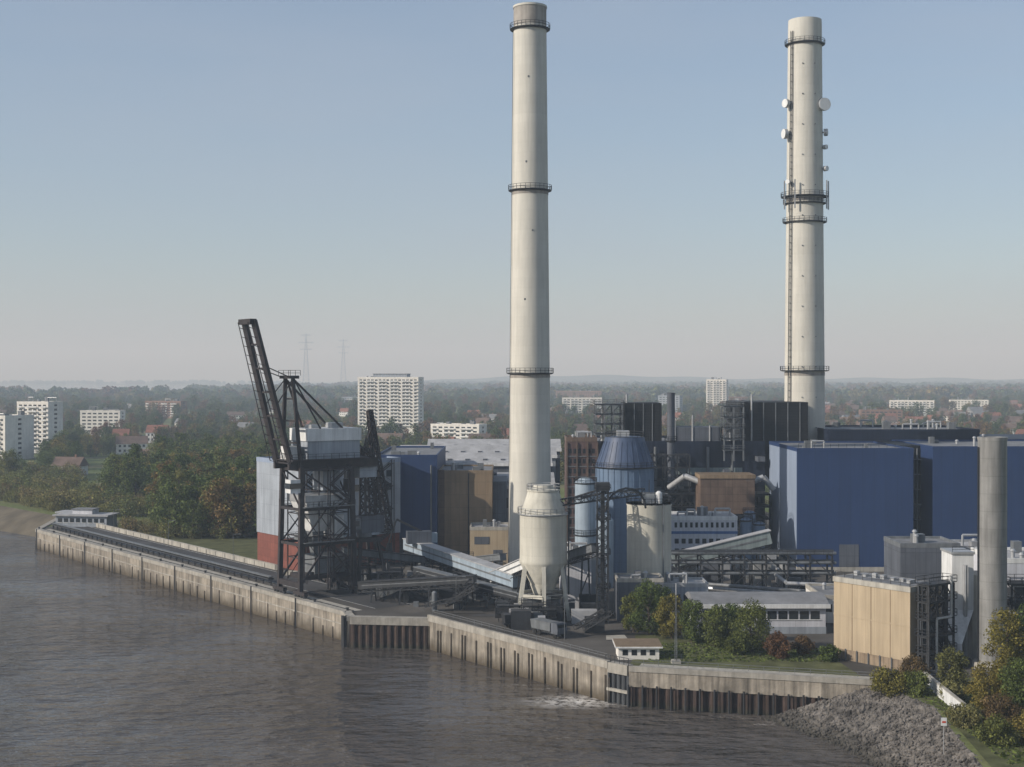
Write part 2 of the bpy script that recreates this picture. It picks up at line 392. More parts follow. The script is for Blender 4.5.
wseg('sheet_back', pile, QB2, QC, -8, -1.2, .1, 2); wseg('cap', quayt, QB2, QC, -1.2, .36, .6, 1.2)
wseg('wall_face', quay, QB, QB2, -8, -.6, .5, 2); wseg('cap', quayt, QB, QB2, -.6, .355, .7, 1.1)
wseg('wall_face2', quay, QC, QD, -8, -.2, .5, 2); wseg('cap', quayt, QC, QD, -.2, 1.1, .65, .1)
for c, d, nn in walk(QC, QD, 4.2):
    for s_ in ((-.5, .5) if rr.random() < .75 else (0,)):
        q.beam('fenders', timber, (c.x+nn.x*.66+d.x*s_, c.y+nn.y*.66+d.y*s_, -7), (c.x+nn.x*.66+d.x*s_, c.y+nn.y*.66+d.y*s_, -1.8+rr.random()*.7), .26)
wseg('wall_face3', quay, QD2, QE, -2.6, -.0, .6, 2); wseg('cap', quayt, QD2, QE, .0, .9, .75, .0)
wseg('sheet_back', pile, QD2, QE, -8, -2.6, .1, 2)
wseg('cap', quayt, QD, QD2, -.8, .93, .66, 1)
wseg('gate_back', steel, QD, QD2, -8, -.8, .0, 1)
def piling(p, r, ztop):
    pts = []; k = 0
    for c, d, nn in walk(p, r, .75):
        o_ = .55 if (k//1) % 2 else .15; pts.append((c-d*.2+nn*o_)); pts.append((c+d*.2+nn*o_)); k += 1
    vs = [(v.x, v.y, z) for v in pts for z in (-8, ztop)]
    q.add('sheet_piles', pile, vs, [(2*i, 2*i+2, 2*i+3, 2*i+1) for i in range(len(pts)-1)])
piling(QB2, QC, -1.25); piling(QD2, QE, -2.65)
for c, d, nn in walk(QD2, QE, 2.4): q.beam('guide_piles', steel, (c.x+nn.x*1.0, c.y+nn.y*1.0, -8), (c.x+nn.x*1.0, c.y+nn.y*1.0, -2.2), .35, round_=8)
for i, (dx, dy) in enumerate(((0, 0), (.9, .3), (.4, -.8))): q.beam('corner_dolphin', steel, (-35.2+dx, 290.5+dy, -8), (-35.2+dx*.8, 290.5+dy*.8, .4), .6, round_=8)
for i in range(5):
    t = i/4; x = 16.9+3.1*t; y = 241-3*t
    q.beam('gate_frame', steel_g, (x-.35, y-.35, -7), (x-.35, y-.35, -.8), .22)
q.beam('gate_beam', conc, (16.4, 240.6, -3.6), (19.7, 237.4, -3.6), .5)
q.rail('gate_rail', steel, [(16.2, 241.4, .9), (19.8, 237.8, .9)], 1.2, .09, 1)
q.rail('quay_rail', steel_g, [(-16.4, 288.6, 1.1), (16.5, 242.4, 1.1)], .9, .06, 2.5); q.rail('quay_rail', steel_g, [(20, 239, .9), (59, 228, .9)], .9, .06, 2.5)
q.done()

# rip-rap
top = [(59.5, 227.0), (64, 212), (62, 195), (60, 175), (62, 120)]
bot = [(40, 229.5), (49, 211), (53, 197), (51, 178), (53, 120)]
V = []; F = []; nu = 60; nv = 14
def lerp_poly(pl, t):
    n = len(pl)-1; k = min(int(t*n), n-1); u = t*n-k
    return (pl[k][0]*(1-u)+pl[k+1][0]*u, pl[k][1]*(1-u)+pl[k+1][1]*u)
rr = random.Random(3)
for i in range(nu+1):
    a = lerp_poly(top, i/nu); b = lerp_poly(bot, i/nu)
    for j in range(nv+1):
        u = j/nv; V.append((a[0]*(1-u)+b[0]*u, a[1]*(1-u)+b[1]*u, -.05-6.6*u**1.0+rr.uniform(-.15, .15)*(j > 0)))
for i in range(nu):
    for j in range(nv): F.append((i*(nv+1)+j, i*(nv+1)+j+1, (i+1)*(nv+1)+j+1, (i+1)*(nv+1)+j))
stone = M('riprap_stone', (.115, .105, .095), .95, .75, .5, 0, bump=.8, stain=(-6.4, -4.0, (.032, .03, .024)))
obj_from('riprap_slope', V, F, [stone])
V = []; F = []
ico = [(0,0,1),(.9,0,.4),(.28,.85,.4),(-.72,.53,.4),(-.72,-.53,.4),(.28,-.85,.4),(.72,.53,-.4),(-.28,.85,-.4),(-.9,0,-.4),(-.28,-.85,-.4),(.72,-.53,-.4),(0,0,-1)]
icf = [(0,1,2),(0,2,3),(0,3,4),(0,4,5),(0,5,1),(1,6,2),(2,7,3),(3,8,4),(4,9,5),(5,10,1),(6,7,2),(7,8,3),(8,9,4),(9,10,5),(10,6,1),(11,7,6),(11,8,7),(11,9,8),(11,10,9),(11,6,10)]
for k in range(9000):
    t = rr.random()**1.4*.8; u = rr.random(); a = lerp_poly(top, t); b = lerp_poly(bot, t)
    c = (a[0]*(1-u)+b[0]*u+rr.uniform(-.5, .5), a[1]*(1-u)+b[1]*u, -.05-6.6*u)
    s_ = rr.uniform(.1, .34)*(1.7 if rr.random() < .1 else 1); sx, sy, sz = (s_*rr.uniform(.7, 1.3) for _ in range(3)); an = rr.random()*6.3; n = len(V)
    for x, y, z in ico:
        x *= sx*rr.uniform(.8, 1.15); y *= sy*rr.uniform(.8, 1.15); V.append((c[0]+x*math.cos(an)-y*math.sin(an), c[1]+x*math.sin(an)+y*math.cos(an), c[2]+z*sz*.8))
    F += [tuple(n+i for i in f) for f in icf]
obj_from('riprap_rocks', V, F, [stone])

# ---------------------------------------------------------------- chimneys
c = Asm('power_station_chimney')
X, Y = 4.5, 350
def rad(z): return 5.45-(5.45-4.05)*z/143.5 if z > 0 else 5.45
c.cyl('shaft', chim_c, X, Y, [(z, rad(z)) for z in np.linspace(0, 137.5, 24)], 48, False)
c.cyl('cap', chim_d, X, Y, [(137.5, 4.12), (142.2, 4.1), (142.2, 3.3), (138, 3.2)], 48, False)
c.cyl('lip', chim_c, X, Y, [(142.0, 4.25), (142.5, 4.25), (142.5, 3.3)], 48, False)
for z in (136.8, 96.6, 51.0): c.ring(X, Y, z, rad(z), .9, seg=28)
for z in (96.6, 51.0): c.cyl('bands', chim_d, X, Y, [(z-1.2, rad(z)+.08), (z-.4, rad(z)+.1)], 48, False)
for k in range(59): c.beam('ladder', steel_g, (X-rad(k*2.3)*.97-.2, Y-1.5, k*2.3), (X-rad(k*2.3+2.3)*.97-.2, Y-1.5, k*2.3+2.3), .14)
for zz in (124, 103, 86, 69):
    a = R.uniform(-1.9, -1.2); c.box('inspection_hatches', steel_g, X+rad(zz)*math.cos(a)-.2, X+rad(zz)*math.cos(a)+.2, Y+rad(zz)*math.sin(a)-.08, Y+rad(zz)*math.sin(a)+.4, zz, zz+.45)
c.done()
c = Asm('power_station_chimney')
X, Y = 87.8, 420
def rad(z): return 6.35-(6.35-4.95)*z/158
c.cyl('shaft', chim_c, X, Y, [(z, rad(z)) for z in np.linspace(0, 155.5, 24)], 48, False)
c.cyl('cap', chim_c, X, Y, [(155.5, 4.96), (156.8, 4.9), (156.8, 3.8), (153, 3.7)], 48, False)
for z, w in ((149.6, .9), (104, 1.6), (102, .9), (96.4, 1.0), (52, 1.3)): c.ring(X, Y, z, rad(z), w, seg=28)
for z in (150.5, 104, 52): c.cyl('bands', chim_d, X, Y, [(z-1.6, rad(z)+.08), (z-.6, rad(z)+.1)], 48, False)
for a0 in (-2.65, -2.5):
    p = [(X+(rad(z)+.35)*math.cos(a0), Y+(rad(z)+.35)*math.sin(a0), z) for z in range(30, 154, 3)]
    for a, b in zip(p[:-1], p[1:]): c.beam('ladder', steel, a, b, .2)
for z in range(32, 152, 2): c.beam('ladder', steel, (X+(rad(z)+.35)*math.cos(-2.65), Y+(rad(z)+.35)*math.sin(-2.65), z), (X+(rad(z)+.35)*math.cos(-2.5), Y+(rad(z)+.35)*math.sin(-2.5), z), .12)
for zz in range(35, 150, 9):
    for a in (-1.9, -1.2): c.beam('brackets', steel_g, (X+rad(zz)*math.cos(a), Y+rad(zz)*math.sin(a), zz), (X+(rad(zz)+.3)*math.cos(a), Y+(rad(zz)+.3)*math.sin(a), zz), .28)
def dish(asm, a, z, r, rr_, face):
    bx, by = X+(rad(z)+rr_)*math.cos(a), Y+(rad(z)+rr_)*math.sin(a)
    asm.beam('dish_mounts', steel_g, (X+rad(z)*math.cos(a), Y+rad(z)*math.sin(a), z), (bx, by, z), .35)
    f = Vector((math.cos(face), math.sin(face), 0)); pc = Vector((bx, by, z))
    asm.beam('dishes', galv, pc, pc+f*1.0, r*2, round_=20); asm.beam('dish_faces', white, pc+f*1.0, pc+f*1.06, r*1.94, round_=20)
dish(c, -.6, 131, 1.9, .7, -1.3); dish(c, -2.75, 131.5, 1.3, 1.0, -2.6); dish(c, -2.8, 122.5, 1.5, 1.0, -2.9); dish(c, -.5, 112, .8, .6, -.9)
dish(c, -.3, 123, 1.1, .4, -.4); dish(c, -2.6, 108, .7, .9, -2.2); dish(c, -.4, 118.5, .7, .4, -.9)
for a in (-2.8, -.6, -.2, -2.2):
    bx, by = X+(rad(104)+1.5)*math.cos(a), Y+(rad(104)+1.5)*math.sin(a); c.beam('aerials', galv, (bx, by, 100), (bx, by, 108.5), .35)
c.done()

# ---------------------------------------------------------------- ship unloader crane
rotq = math.radians(216.87)
c = Asm('ship_unloader_crane', (-45, 323, 0), rotq); S = steel_r
for x in (7, -7):
    for y in (5, -5):
        c.beam('legs', S, (x, y, 1.6), (x*.93, y*.9, 29.5), 1.0, .9)
        c.box('bogies', S, x-.5, x+.5, y-2.6, y+2.6, .9, 1.7)
        for w in (-2, -.8, .8, 2): c.cyl('wheels', steel, x, y+w, [(0, .45), (.9, .45)], 10)
    c.beam('sill_beams', S, (x, -5, 3), (x, 5, 3), .8, 1.2)
    for z in (12, 20, 29): c.beam('portal_beams', S, (x*.97, -4.8, z), (x*.97, 4.8, z), .6)
    c.beam('bracing', S, (x*.95, -4.7, 29), (x*.95, 4.7, 20), .3)
for y in (5, -5):
    for z in (12, 20, 29): c.beam('portal_beams', S, (-6.8, y*.94, z), (6.8, y*.94, z), .7)
    c.beam('bracing', S, (-6.8, y*.95, 20), (6.6, y*.9, 29), .35); c.beam('bracing', S, (7, y, 3), (0, y, 12), .4); c.beam('bracing', S, (-7, y, 3), (0, y, 12), .4)
    c.beam('bracing', S, (6.8, y*.95, 12), (0, y*.92, 20), .3)
for z in (12, 20):
    c.box('decks', steel_g, -6.5, 6.5, -6.3, -4.9, z+.46, z+.6); c.rail('railings', S, [(-6.5, -6.3, z+.6), (6.5, -6.3, z+.6)], 1.2, .08)
    c.box('decks', steel_g, -6.5, 6.5, 4.9, 6.3, z+.46, z+.6); c.rail('railings', S, [(-6.5, 6.3, z+.6), (6.5, 6.3, z+.6)], 1.2, .08)
c.rail('railings', S, [(-13, -5, 31.3), (9, -5, 31.3), (9, 5, 31.3), (-13, 5, 31.3), (-13, -5, 31.3)], 1.2, .08)
c.box('top_deck', S, -13, 9, -5, 5, 31.0, 31.3)
for y in (-3.4, 3.4): c.beam('main_girders', S, (-14, y, 30), (9.2, y, 30), .9, 1.9)
c.box('machinery_house', greyb, -9, 4.5, -4, 4, 31.3, 35.4); c.box('machinery_house_roof', white, -9.3, 4.8, -4.3, 4.3, 35.4, 38.2)
c.box('roof_hatch', galv, -6, -3, -1.5, 1.5, 38.2, 39.4); c.box('roof_hatch', galv, 0, 2.6, -1, 2, 38.2, 39)
c.win('house_windows', -8.5, 4, 32.2, 35, -4, 6, 1, .5, .5)
c.box('cabin', white, 5.2, 8.4, -2, 2, 31.3, 34.2); c.box('operator_cabin', white, 7.7, 10.2, 3.9, 6.3, 24, 27); c.box('operator_cabin_glass', glass, 7.5, 10.4, 3.7, 6.5, 25, 26.2)
c.frus('hopper', white, .5, 0, 14.5, 21.5, 3.2, 3, 9, 8); c.box('hopper_rim', galv, -4.2, 5.2, -4.1, 4.1, 21.5, 23.0)
c.frus('hopper_spout', steel_g, .5, 0, 9, 14.5, 1.6, 1.6, 3, 2.8); c.box('feeder_house', steel_g, -5.5, 2.5, -3.4, 3.4, 5.0, 9.0)
c.box('feeder_base', S, -6, 5, -3.8, 3.8, 3.9, 4.9); c.box('equipment', greyb, -5.5, -1, -3.9, 1, 23.8, 28.2); c.box('equipment2', white, -5.3, -2.6, -3.6, 3.2, 12.8, 18.2)
c.frame('inner_frame', S, -6, 5.5, -3.9, 3.9, 3.5, 29, 3, 5, .22, None, True, 6)
for y in (4.9, -6.1): c.stairs('stairs', S, -5, y, 4.4, 1.5, 29, 8, 1.0)
for i in range(14):
    x = R.uniform(-6, 4); y = R.uniform(-4.6, 2.5); z = R.choice([12.7, 20.7, 3.7, 29.5]); c.box('machinery', R.choice([steel, steel, steel_g]), x, x+R.uniform(.8, 2.4), y, y+R.uniform(.8, 2.2), z, z+R.uniform(.8, 2.4))
hp = Vector((8.6, 0, 30.5)); tp = Vector((17.2, 0, 62.6)); dv = (tp-hp)
for y in (-3.3, 3.3):
    p = hp+Vector((0, y, 0)); t = tp+Vector((0, y*.72, 0)); c.beam('boom_girders', S, p, t, .75, 1.9)
    c.beam('boom_walkway', S, p+Vector((1.7, 0, .4)), t+Vector((1.5, 0, -.4)), .16)
    for k in range(16): u = k/16; a = p.lerp(t, u); c.beam('boom_walkway', S, a, a+Vector((1.7, 0, .4)), .12)
for k in (0, 2, 4, 6, 8, 10, 12):
    p = hp+dv*(k/12); w_ = 3.3*(1-.28*k/12); c.beam('boom_ties', S, p+Vector((0, -w_, 0)), p+Vector((0, w_, 0)), .4)
c.beam('boom_head', S, tp+Vector((.4, -2.9, -.3)), tp+Vector((.4, 2.9, -.3)), 1.6, 1.2)
at = Vector((7.2, 0, 49.6))
for y in (-1, 1):
    c.beam('a_frame', S, (6.6, y*4.5, 29), at+Vector((0, y*1.8, 0)), .7); c.beam('a_frame', S, (1.5, y*4.3, 38.2), at+Vector((-.5, y*1.8, -.5)), .35)
    c.beam('back_stays', S, at+Vector((0, y*1.8, 0)), (-12.5, y*4, 31), .4)
    c.beam('fore_stays', S, at+Vector((0, y*1.8, 0)), hp+dv*.68+Vector((0, y*2.8, 0)), .2); c.beam('fore_stays', S, at+Vector((0, y*1.8, 0)), hp+dv*.4+Vector((0, y*2.8, 0)), .2)
for z in (35, 40, 45): f = (z-29)/21; c.beam('a_frame', S, (6.6+.6*f, -4.5+2.7*f, z), (6.6+.6*f, 4.5-2.7*f, z), .35)
c.box('mast_head', S, 5.9, 8.4, -2.4, 2.4, 49.6, 50.3); c.rail('railings', S, [(5.6, -2.4, 50.3), (8.6, -2.4, 50.3), (8.6, 2.4, 50.3), (5.6, 2.4, 50.3), (5.6, -2.4, 50.3)], 1.2, .08)
c.box('back_house', greyb, -14.2, -9.6, -3, 3, 26.5, 29)
c.done()

c = Asm('luffing_jib_crane', (-35.2, 333, 0), rotq)
for x in (3.4, -3.4):
    for y in (3.4, -3.4):
        c.beam('legs', S, (x*1.15, y*1.15, .8), (x*.7, y*.7, 11), .7); c.box('bogies', S, x*1.15-.5, x*1.15+.5, y*1.15-1.6, y*1.15+1.6, 0, .9)
    c.beam('portal_beams', S, (x, -3.4, 5), (x, 3.4, 5), .45); c.beam('portal_beams', S, (-3.4, x, 5.1), (3.4, x, 5.1), .45)
c.box('turntable', S, -3, 3, -3, 3, 11, 12); c.cyl('slew_ring', steel_g, 0, 0, [(12, 1.8), (13, 1.8)], 20)
c.box('machine_house', greyd, -4.5, 1.8, -1.8, 1.8, 13, 17); c.box('cab', steel_g, 2, 3.8, .3, 2, 14, 16.5); c.box('cab_glass', glass, 2.5, 3.9, .2, 2.1, 14.8, 16)
c.truss('tower', S, (-1, 0, 17), (-.4, 0, 33), 2.8, 2.8, 8, .28, .55)
c.truss('jib', S, (-6.0, 0, 13), (-1.5, 0, 42), 2.6, 2.4, 14, .26, .35)
c.truss('jib_tie', S, (-.4, 0, 33), (-1.8, 0, 37), .8, .8, 3, .12); c.beam('counterweight_arm', S, (-.4, 0, 32.5), (4, 0, 26), .4); c.box('counterweight', S, 3.2, 5, -1.2, 1.2, 23, 26)
for y in (-.5, .5): c.beam('ropes', steel, (-1.5, y, 42), (-.4, y, 33.2), .1)
c.beam('ropes', steel, (-1.8, 0, 42), (-7, 0, 10), .1); c.frus('grab', steel, -7, 0, 7.4, 10, 1.6, 1.2, .8, .8)
c.done()

# ---------------------------------------------------------------- process buildings, left group
a = Asm('bunker_building', (-54, 358, 0), math.atan2(.6, .8))
a.box('walls', greyb, 0, 30, 0, 25, 8.2, 27.6); a.box('base_walls', redm, .15, 29.8, .15, 24.85, 0, 8.2); a.flatroof(0, 30, 0, 25, 27.6, roofg, blue_l, .8, 4, 8)
a.win('windows', 2, 28, 19, 26, 0, 8, 2, .5, .5, frame_m=galv); a.box('loading_doors', greyd, 3, 8, -.06, .1, .1, 5.6); a.box('loading_doors', greyd, 12, 16, -.06, .1, .1, 5)
a.box('canopy', lightb, 1, 22, -2.2, -.05, 8.4, 9.0)
for x in (2, 8, 15, 21): a.beam('canopy_posts', steel, (x, -2, 0), (x, -2, 8.4), .3)
a.stairs('stairs', steel, 22, -1.6, 4.5, 0, 27, 9, 1.2); a.done()

a = Asm('turbine_hall'); a.box('walls', blue, -37, -20.4, 381, 430, 0, 28.2); a.flatroof(-37, -20.4, 381, 430, 28.2, roofg, blue, .6, 9, 6)
a.box('plinth', conc, -36.9, -20.5, 380.9, 390, 0, 1.5); a.box('doors', greyd, -33, -28, 380.85, 381.2, 0, 6); a.pipe('pipes', steel_g, [(-22, 380.6, 0), (-22, 380.6, 26)], .25); a.box('doors', lightb, -26.5, -23, 380.86, 381.2, 0, 3.4); a.done()
a = Asm('transformer_building'); a.box('walls', tan, -20.2, -5.4, 385, 410, 0, 23.8); a.flatroof(-20.2, -5.4, 385, 410, 23.8, roofg, tan, .5, 12, 5)
a.box('corner_column', brown, -20.3, -18.6, 384.8, 386, 0, 24.4); a.box('dark_strip', greyd, -5.35, -1.5, 388, 412, 0, 21); a.pipe('downpipe', steel, [(-12, 384.8, 0), (-12, 384.8, 23.5)], .15); a.done()
a = Asm('switchgear_building'); a.box('walls', beige, -11.2, -.8, 372, 384, 0, 9.6); a.flatroof(-11.2, -.8, 372, 384, 9.6, roofl, conc, .5, 1, 4)
a.box('louvres', greyd, -10, -6, 371.93, 372.2, 5.5, 7.5); a.box('door', greyd, -5, -2.5, 371.93, 372.2, 0, 4); a.done()
for i, (x0, x1, y0, y1, z, wm) in enumerate(((-34, 12, 432, 447, 25.5, greyd), (-36, 14, 449, 464, 27.0, greyb), (-28, 16, 466, 482, 28.2, greyd), (-75, -37, 440, 470, 17, greyb), (-60, -34, 475, 500, 21, greyd), (-4, 12, 400, 428, 21, greyb))):
    a = Asm('boiler_annexe_hall'); a.box('walls', wm, x0, x1, y0, y1, 0, z-2)
    ym = (y0+y1)/2
    a.add('roof', roofl, [(x0-.4,y0-.5,z-2.1),(x1+.4,y0-.5,z-2.1),(x1+.4,y1+.5,z-2.1),(x0-.4,y1+.5,z-2.1),(x0-.4,ym,z+.8),(x1+.4,ym,z+.8)], [(0,1,5,4),(3,4,5,2),(0,4,3),(1,2,5),(0,3,2,1)])
    a.box('eaves', white, x0-.5, x1+.5, y0-.75, y0-.52, z-3.0, z-2.0); k = x0+3
    while k < x1-3:
        a.box('roof_lights', greyd, k, k+1.3, y0+1.5, y0+3.5, z-1.9, z-.9); k += 5.5
    a.win('windows', x0+1, x1-1, z-10, z-4, y0, 14, 1, .8, .5); a.done()

a = Asm('coal_bunker_tower'); a.box('walls', rust, 15, 23.4, 385, 399, 0, 32.6); a.flatroof(15, 23.4, 385, 399, 32.6, roofg, brown, .8, 2, 4)
a.win('windows', 15.4, 23, 6, 31, 385, 6, 9, .62, .45)
for k in range(9): a.box('floor_bands', steel_g, 14.9, 23.5, 384.8, 385.1, 5.6+k*2.8, 5.9+k*2.8)
for x in (14.9, 17.7, 20.6, 23.3): a.box('columns', brown, x, x+.4, 384.6, 385.05, 0, 32)
a.done()

a = Asm('boiler_house'); a.box('walls', navy, 23.5, 72.5, 401, 440, 0, 30.8); a.flatroof(23.5, 72.5, 401, 440, 30.8, roofg, navy, .8, 21, 18, 1.3)
a.box('louvre_block', black, 32.5, 43, 402, 418, 31, 42.5); a.box('louvre_block', black, 66, 85.5, 404, 432, 20, 42.7)
for x in (35, 37.6, 40.2): a.box('block_ribs', steel_g, x, x+.25, 401.8, 402.1, 31, 42.4)
for x in (69, 72.5, 76, 79.5, 83): a.box('block_ribs', steel_g, x, x+.25, 403.8, 404.1, 22, 42.6)
a.box('green_band', greeng, 46, 66, 400.8, 401.3, 22, 24); a.box('dark_block', greyd, 46, 60, 403, 415, 31, 35.5)
a.frame('steelwork', steel_g, 24, 31.5, 400, 408, 30.8, 42, 3, 4, .4, steel, True, 3); a.frame('steelwork2', steel_g, 60.5, 66, 399, 404, 26, 41.5, 2, 5, .4, steel, True, 5)
a.frame('steelwork3', steel, 26, 50, 394, 400, 10, 28, 7, 5, .35, None, True, 8)
a.frame('steelwork4', steel, 44, 72, 391, 400, 0, 17, 8, 5, .35, steel, True, 9)
a.pipe('ducts', galv, [(44, 392, 19), (48, 388, 22.5), (52, 386, 21)], .8, 14); a.pipe('ducts', galv, [(66.5, 384, 21.5), (69, 384, 22.5), (71.8, 384, 19)], .8, 14)
for x in (28, 35, 41, 56, 63): a.pipe('pipes', steel_g, [(x, 400, 2), (x, 400, 30)], .45)
for x, h in ((47, 37.5), (52, 39), (57, 36), (33, 45), (69, 45), (26, 44)): a.beam('vents', galv, (x, 403, 30), (x, 403, h), .5, round_=10)
for i in range(40):
    x = R.uniform(24, 70); z = R.uniform(6, 27); w = R.uniform(1, 4); a.box('equipment', R.choice([steel_g, greyd, steel, galv]), x, x+w, R.uniform(395, 398), 400, z, z+R.uniform(.6, 2.2))
a.done()
a = Asm('filter_house'); a.box('walls', brown, 51.2, 66, 380, 390, 12.8, 23); a.box('eaves', tan, 51, 66.2, 379.8, 390.2, 22.4, 23.4); a.frame('legs', steel, 51.5, 65.7, 380.5, 389.5, 0, 12.8, 4, 3, .45, None, True, 2)
a.box('plant', greyd, 53, 64, 382, 388, 2, 9); a.done()
a = Asm('water_treatment_building'); a.box('walls', whitep, 41, 58, 360, 374, 0, 13.5); a.flatroof(41, 58, 360, 374, 13.5, roofl, white, .6, 5, 9)
a.box('blue_bands', bluep, 40.94, 58.06, 359.94, 360.2, 9.6, 10.3); a.win('windows', 41.5, 57.5, 10.8, 13, 360, 12, 1, .5, .6); a.win('windows', 41.5, 57.5, 4, 9, 360, 9, 2, .6, .5); a.done()
for i, (x, y, h) in enumerate(((60.5, 362, 13), (64, 362, 12), (62.2, 366, 14.5))):
    a = Asm('storage_tank'); a.cyl('shell', silo_b, x, y, [(0, 1.5), (h, 1.5), (h+.5, .8)], 24); a.ring(x, y, h, 1.4, .4, seg=12); a.done()
a = Asm('steel_exhaust_stack'); a.cyl('shell', greyd, 45, 396, [(0, 1.5), (10, 1.15), (45, 1.1), (45.5, 1.25), (45.6, .9)], 24); a.ring(45, 396, 32, 1.1, .7, seg=12); a.done()

# ---------------------------------------------------------------- silos
a = Asm('limestone_silo'); X, Y = 6.5, 290; r = 4.9
a.cyl('shell', silo_w, X, Y, [(7, 2.6), (11.5, r), (12, r+.08), (12.4, r), (21.3, r), (21.7, r+.1), (22, r-.3), (26.4, 3.2)], 48)
a.cyl('top_cap', silo_w, X, Y, [(26.4, 3.4), (26.7, 3.4), (26.9, 2.2), (27.6, 2.0)], 32); a.ring(X, Y, 21.8, r-.1, .5, galv, seg=24); a.ring(X, Y, 26.6, 2.9, .5, galv, seg=16)
a.cyl('outlet', silo_w, X, Y, [(3.2, 1.4), (7.1, 2.8)], 24)
for k in range(6):
    t = math.pi/6+k*math.pi/3; a.beam('legs', silo_w, (X+6*math.cos(t), Y+6*math.sin(t), 0), (X+4.2*math.cos(t), Y+4.2*math.sin(t), 12), .8, .9)
    t2 = t+math.pi/3; a.beam('ring_beam', silo_w, (X+5.2*math.cos(t), Y+5.2*math.sin(t), 5), (X+5.2*math.cos(t2), Y+5.2*math.sin(t2), 5), .5, .7)
a.box('loading_shed', steel_g, X-3.4, X+3.4, Y-3, Y+3, .05, 4.8)
a.beam('ladder', steel, (X+r+.3, Y-1, 5), (X+r+.3, Y-1, 22), .3); a.done()
a = Asm('ash_silo'); X, Y = 29.4, 300; r = 4.75
a.cyl('shell', silo_w, X, Y, [(0, r), (22.4, r), (22.7, r+.12), (23, r+.1)], 48); a.ring(X, Y, 23.0, r-.2, .35, seg=24)
a.box('roof_units', galv, X-1.5, X+1, Y-1.5, Y+1, 23, 25); a.cyl('filter', white, X+2, Y-1, [(23, .7), (25.2, .7), (25.6, .3)], 16); a.beam('mast', steel, (X, Y, 23), (X, Y, 28), .15)
a.beam('roof_arm', steel_g, (X-5.4, Y-.5, 25.3), (X+4, Y-.5, 25.0), .3)
a.beam('ladder', steel_g, (X+2.6, Y-r+.5, 0), (X+2.6, Y-r+.5, 23), .3, .12)
a.done()
a = Asm('gypsum_silo'); X, Y = 28.2, 350; r = 7.25
a.cyl('shell', silo_b, X, Y, [(0, r), (27.5, r)], 56, False); a.cyl('top_cone', silo_bd, X, Y, [(27.5, r+.15), (28, r), (34, 5.1), (35, 4.9), (35.2, 3)], 56); a.ring(X, Y, 27.7, r, .6, seg=28); a.ring(X, Y, 35.1, 4.4, .4, seg=20)
for k in range(28): t = k*2*math.pi/28; a.beam('ribs', silo_b, (X+(r+.04)*math.cos(t), Y+(r+.04)*math.sin(t), 0), (X+(r+.04)*math.cos(t), Y+(r+.04)*math.sin(t), 27.4), .16)
for k in range(28): t = k*2*math.pi/28; a.beam('cone_ribs', silo_bd, (X+(r+.04)*math.cos(t), Y+(r+.04)*math.sin(t), 28), (X+5.15*math.cos(t), Y+5.15*math.sin(t), 34), .12)
a.box('roof_units', galv, X-2, X+1, Y-2, Y+1, 35.2, 36.6); a.done()
a = Asm('slim_silo'); X, Y = 17.7, 338; a.cyl('shell', lightb, X, Y, [(0, 2.5), (24.6, 2.5), (25.6, 1.2)], 32); a.ring(X, Y, 24.5, 2.3, .5, seg=16); a.ring(X, Y, 12, 2.4, .5, seg=16)
a.cyl('shell2', lightb, 22.2, 332, [(0, 1.9), (16, 1.9), (17, 1)], 24); a.done()
a = Asm('elevator_tower'); a.truss('lattice', steel, (18.4, 284, 0), (18.4, 284, 27), 2.2, 2.2, 14, .17); a.beam('shaft', steel, (18.4, 284, 0), (18.4, 284, 27), .8)
a.box('head', steel, 17, 19.8, 282.8, 285.4, 27, 28.6); a.rail('rails', steel, [(16.8, 282.6, 27), (20, 282.6, 27), (20, 285.6, 27), (16.8, 285.6, 27), (16.8, 282.6, 27)], 1.1, .08)
a.truss('bridge', steel, (9.5, 289, 24.0), (28, 298, 25.6), 1.2, 1.3, 14, .11); a.truss('bridge2', steel, (19, 285, 27), (14, 300, 24), .8, .8, 8, .1)
pts = [(19+4.5*(1-math.cos(t)), 285+4*(1-math.cos(t)), 22.5+4.5*math.sin(t)) for t in np.linspace(0, math.pi, 9)]
a.pipe('arched_pipe', steel, pts, .22)
for z in (7, 14, 21): a.box('landings', steel, 17, 19.9, 282.7, 285.3, z, z+.12); a.rail('rails', steel, [(17, 282.7, z+.1), (19.9, 282.7, z+.1), (19.9, 285.3, z+.1)], 1.1, .08, 1)
a.done()
a = Asm('pump_house'); a.box('walls', greyd, 21.5, 31, 286, 294, 0, 8.4); a.flatroof(21.5, 31, 286, 294, 8.4, roofg, conc, .4, 8, 4); a.box('doors', steel, 23, 25.5, 285.93, 286.2, 0, 3.2); a.win('windows', 26, 30.5, 4, 7.5, 286, 3, 1, .6, .6); a.done()
a = Asm('loading_building'); a.box('walls', whitep, 10.5, 17, 300, 310, 0, 12); a.flatroof(10.5, 17, 300, 310, 12, roofl, white, .4, 3, 3); a.box('walls2', greyb, 13, 21, 312, 322, 0, 9.5); a.flatroof(13, 21, 312, 322, 9.5, roofl, galv, .4, 3, 3); a.done()

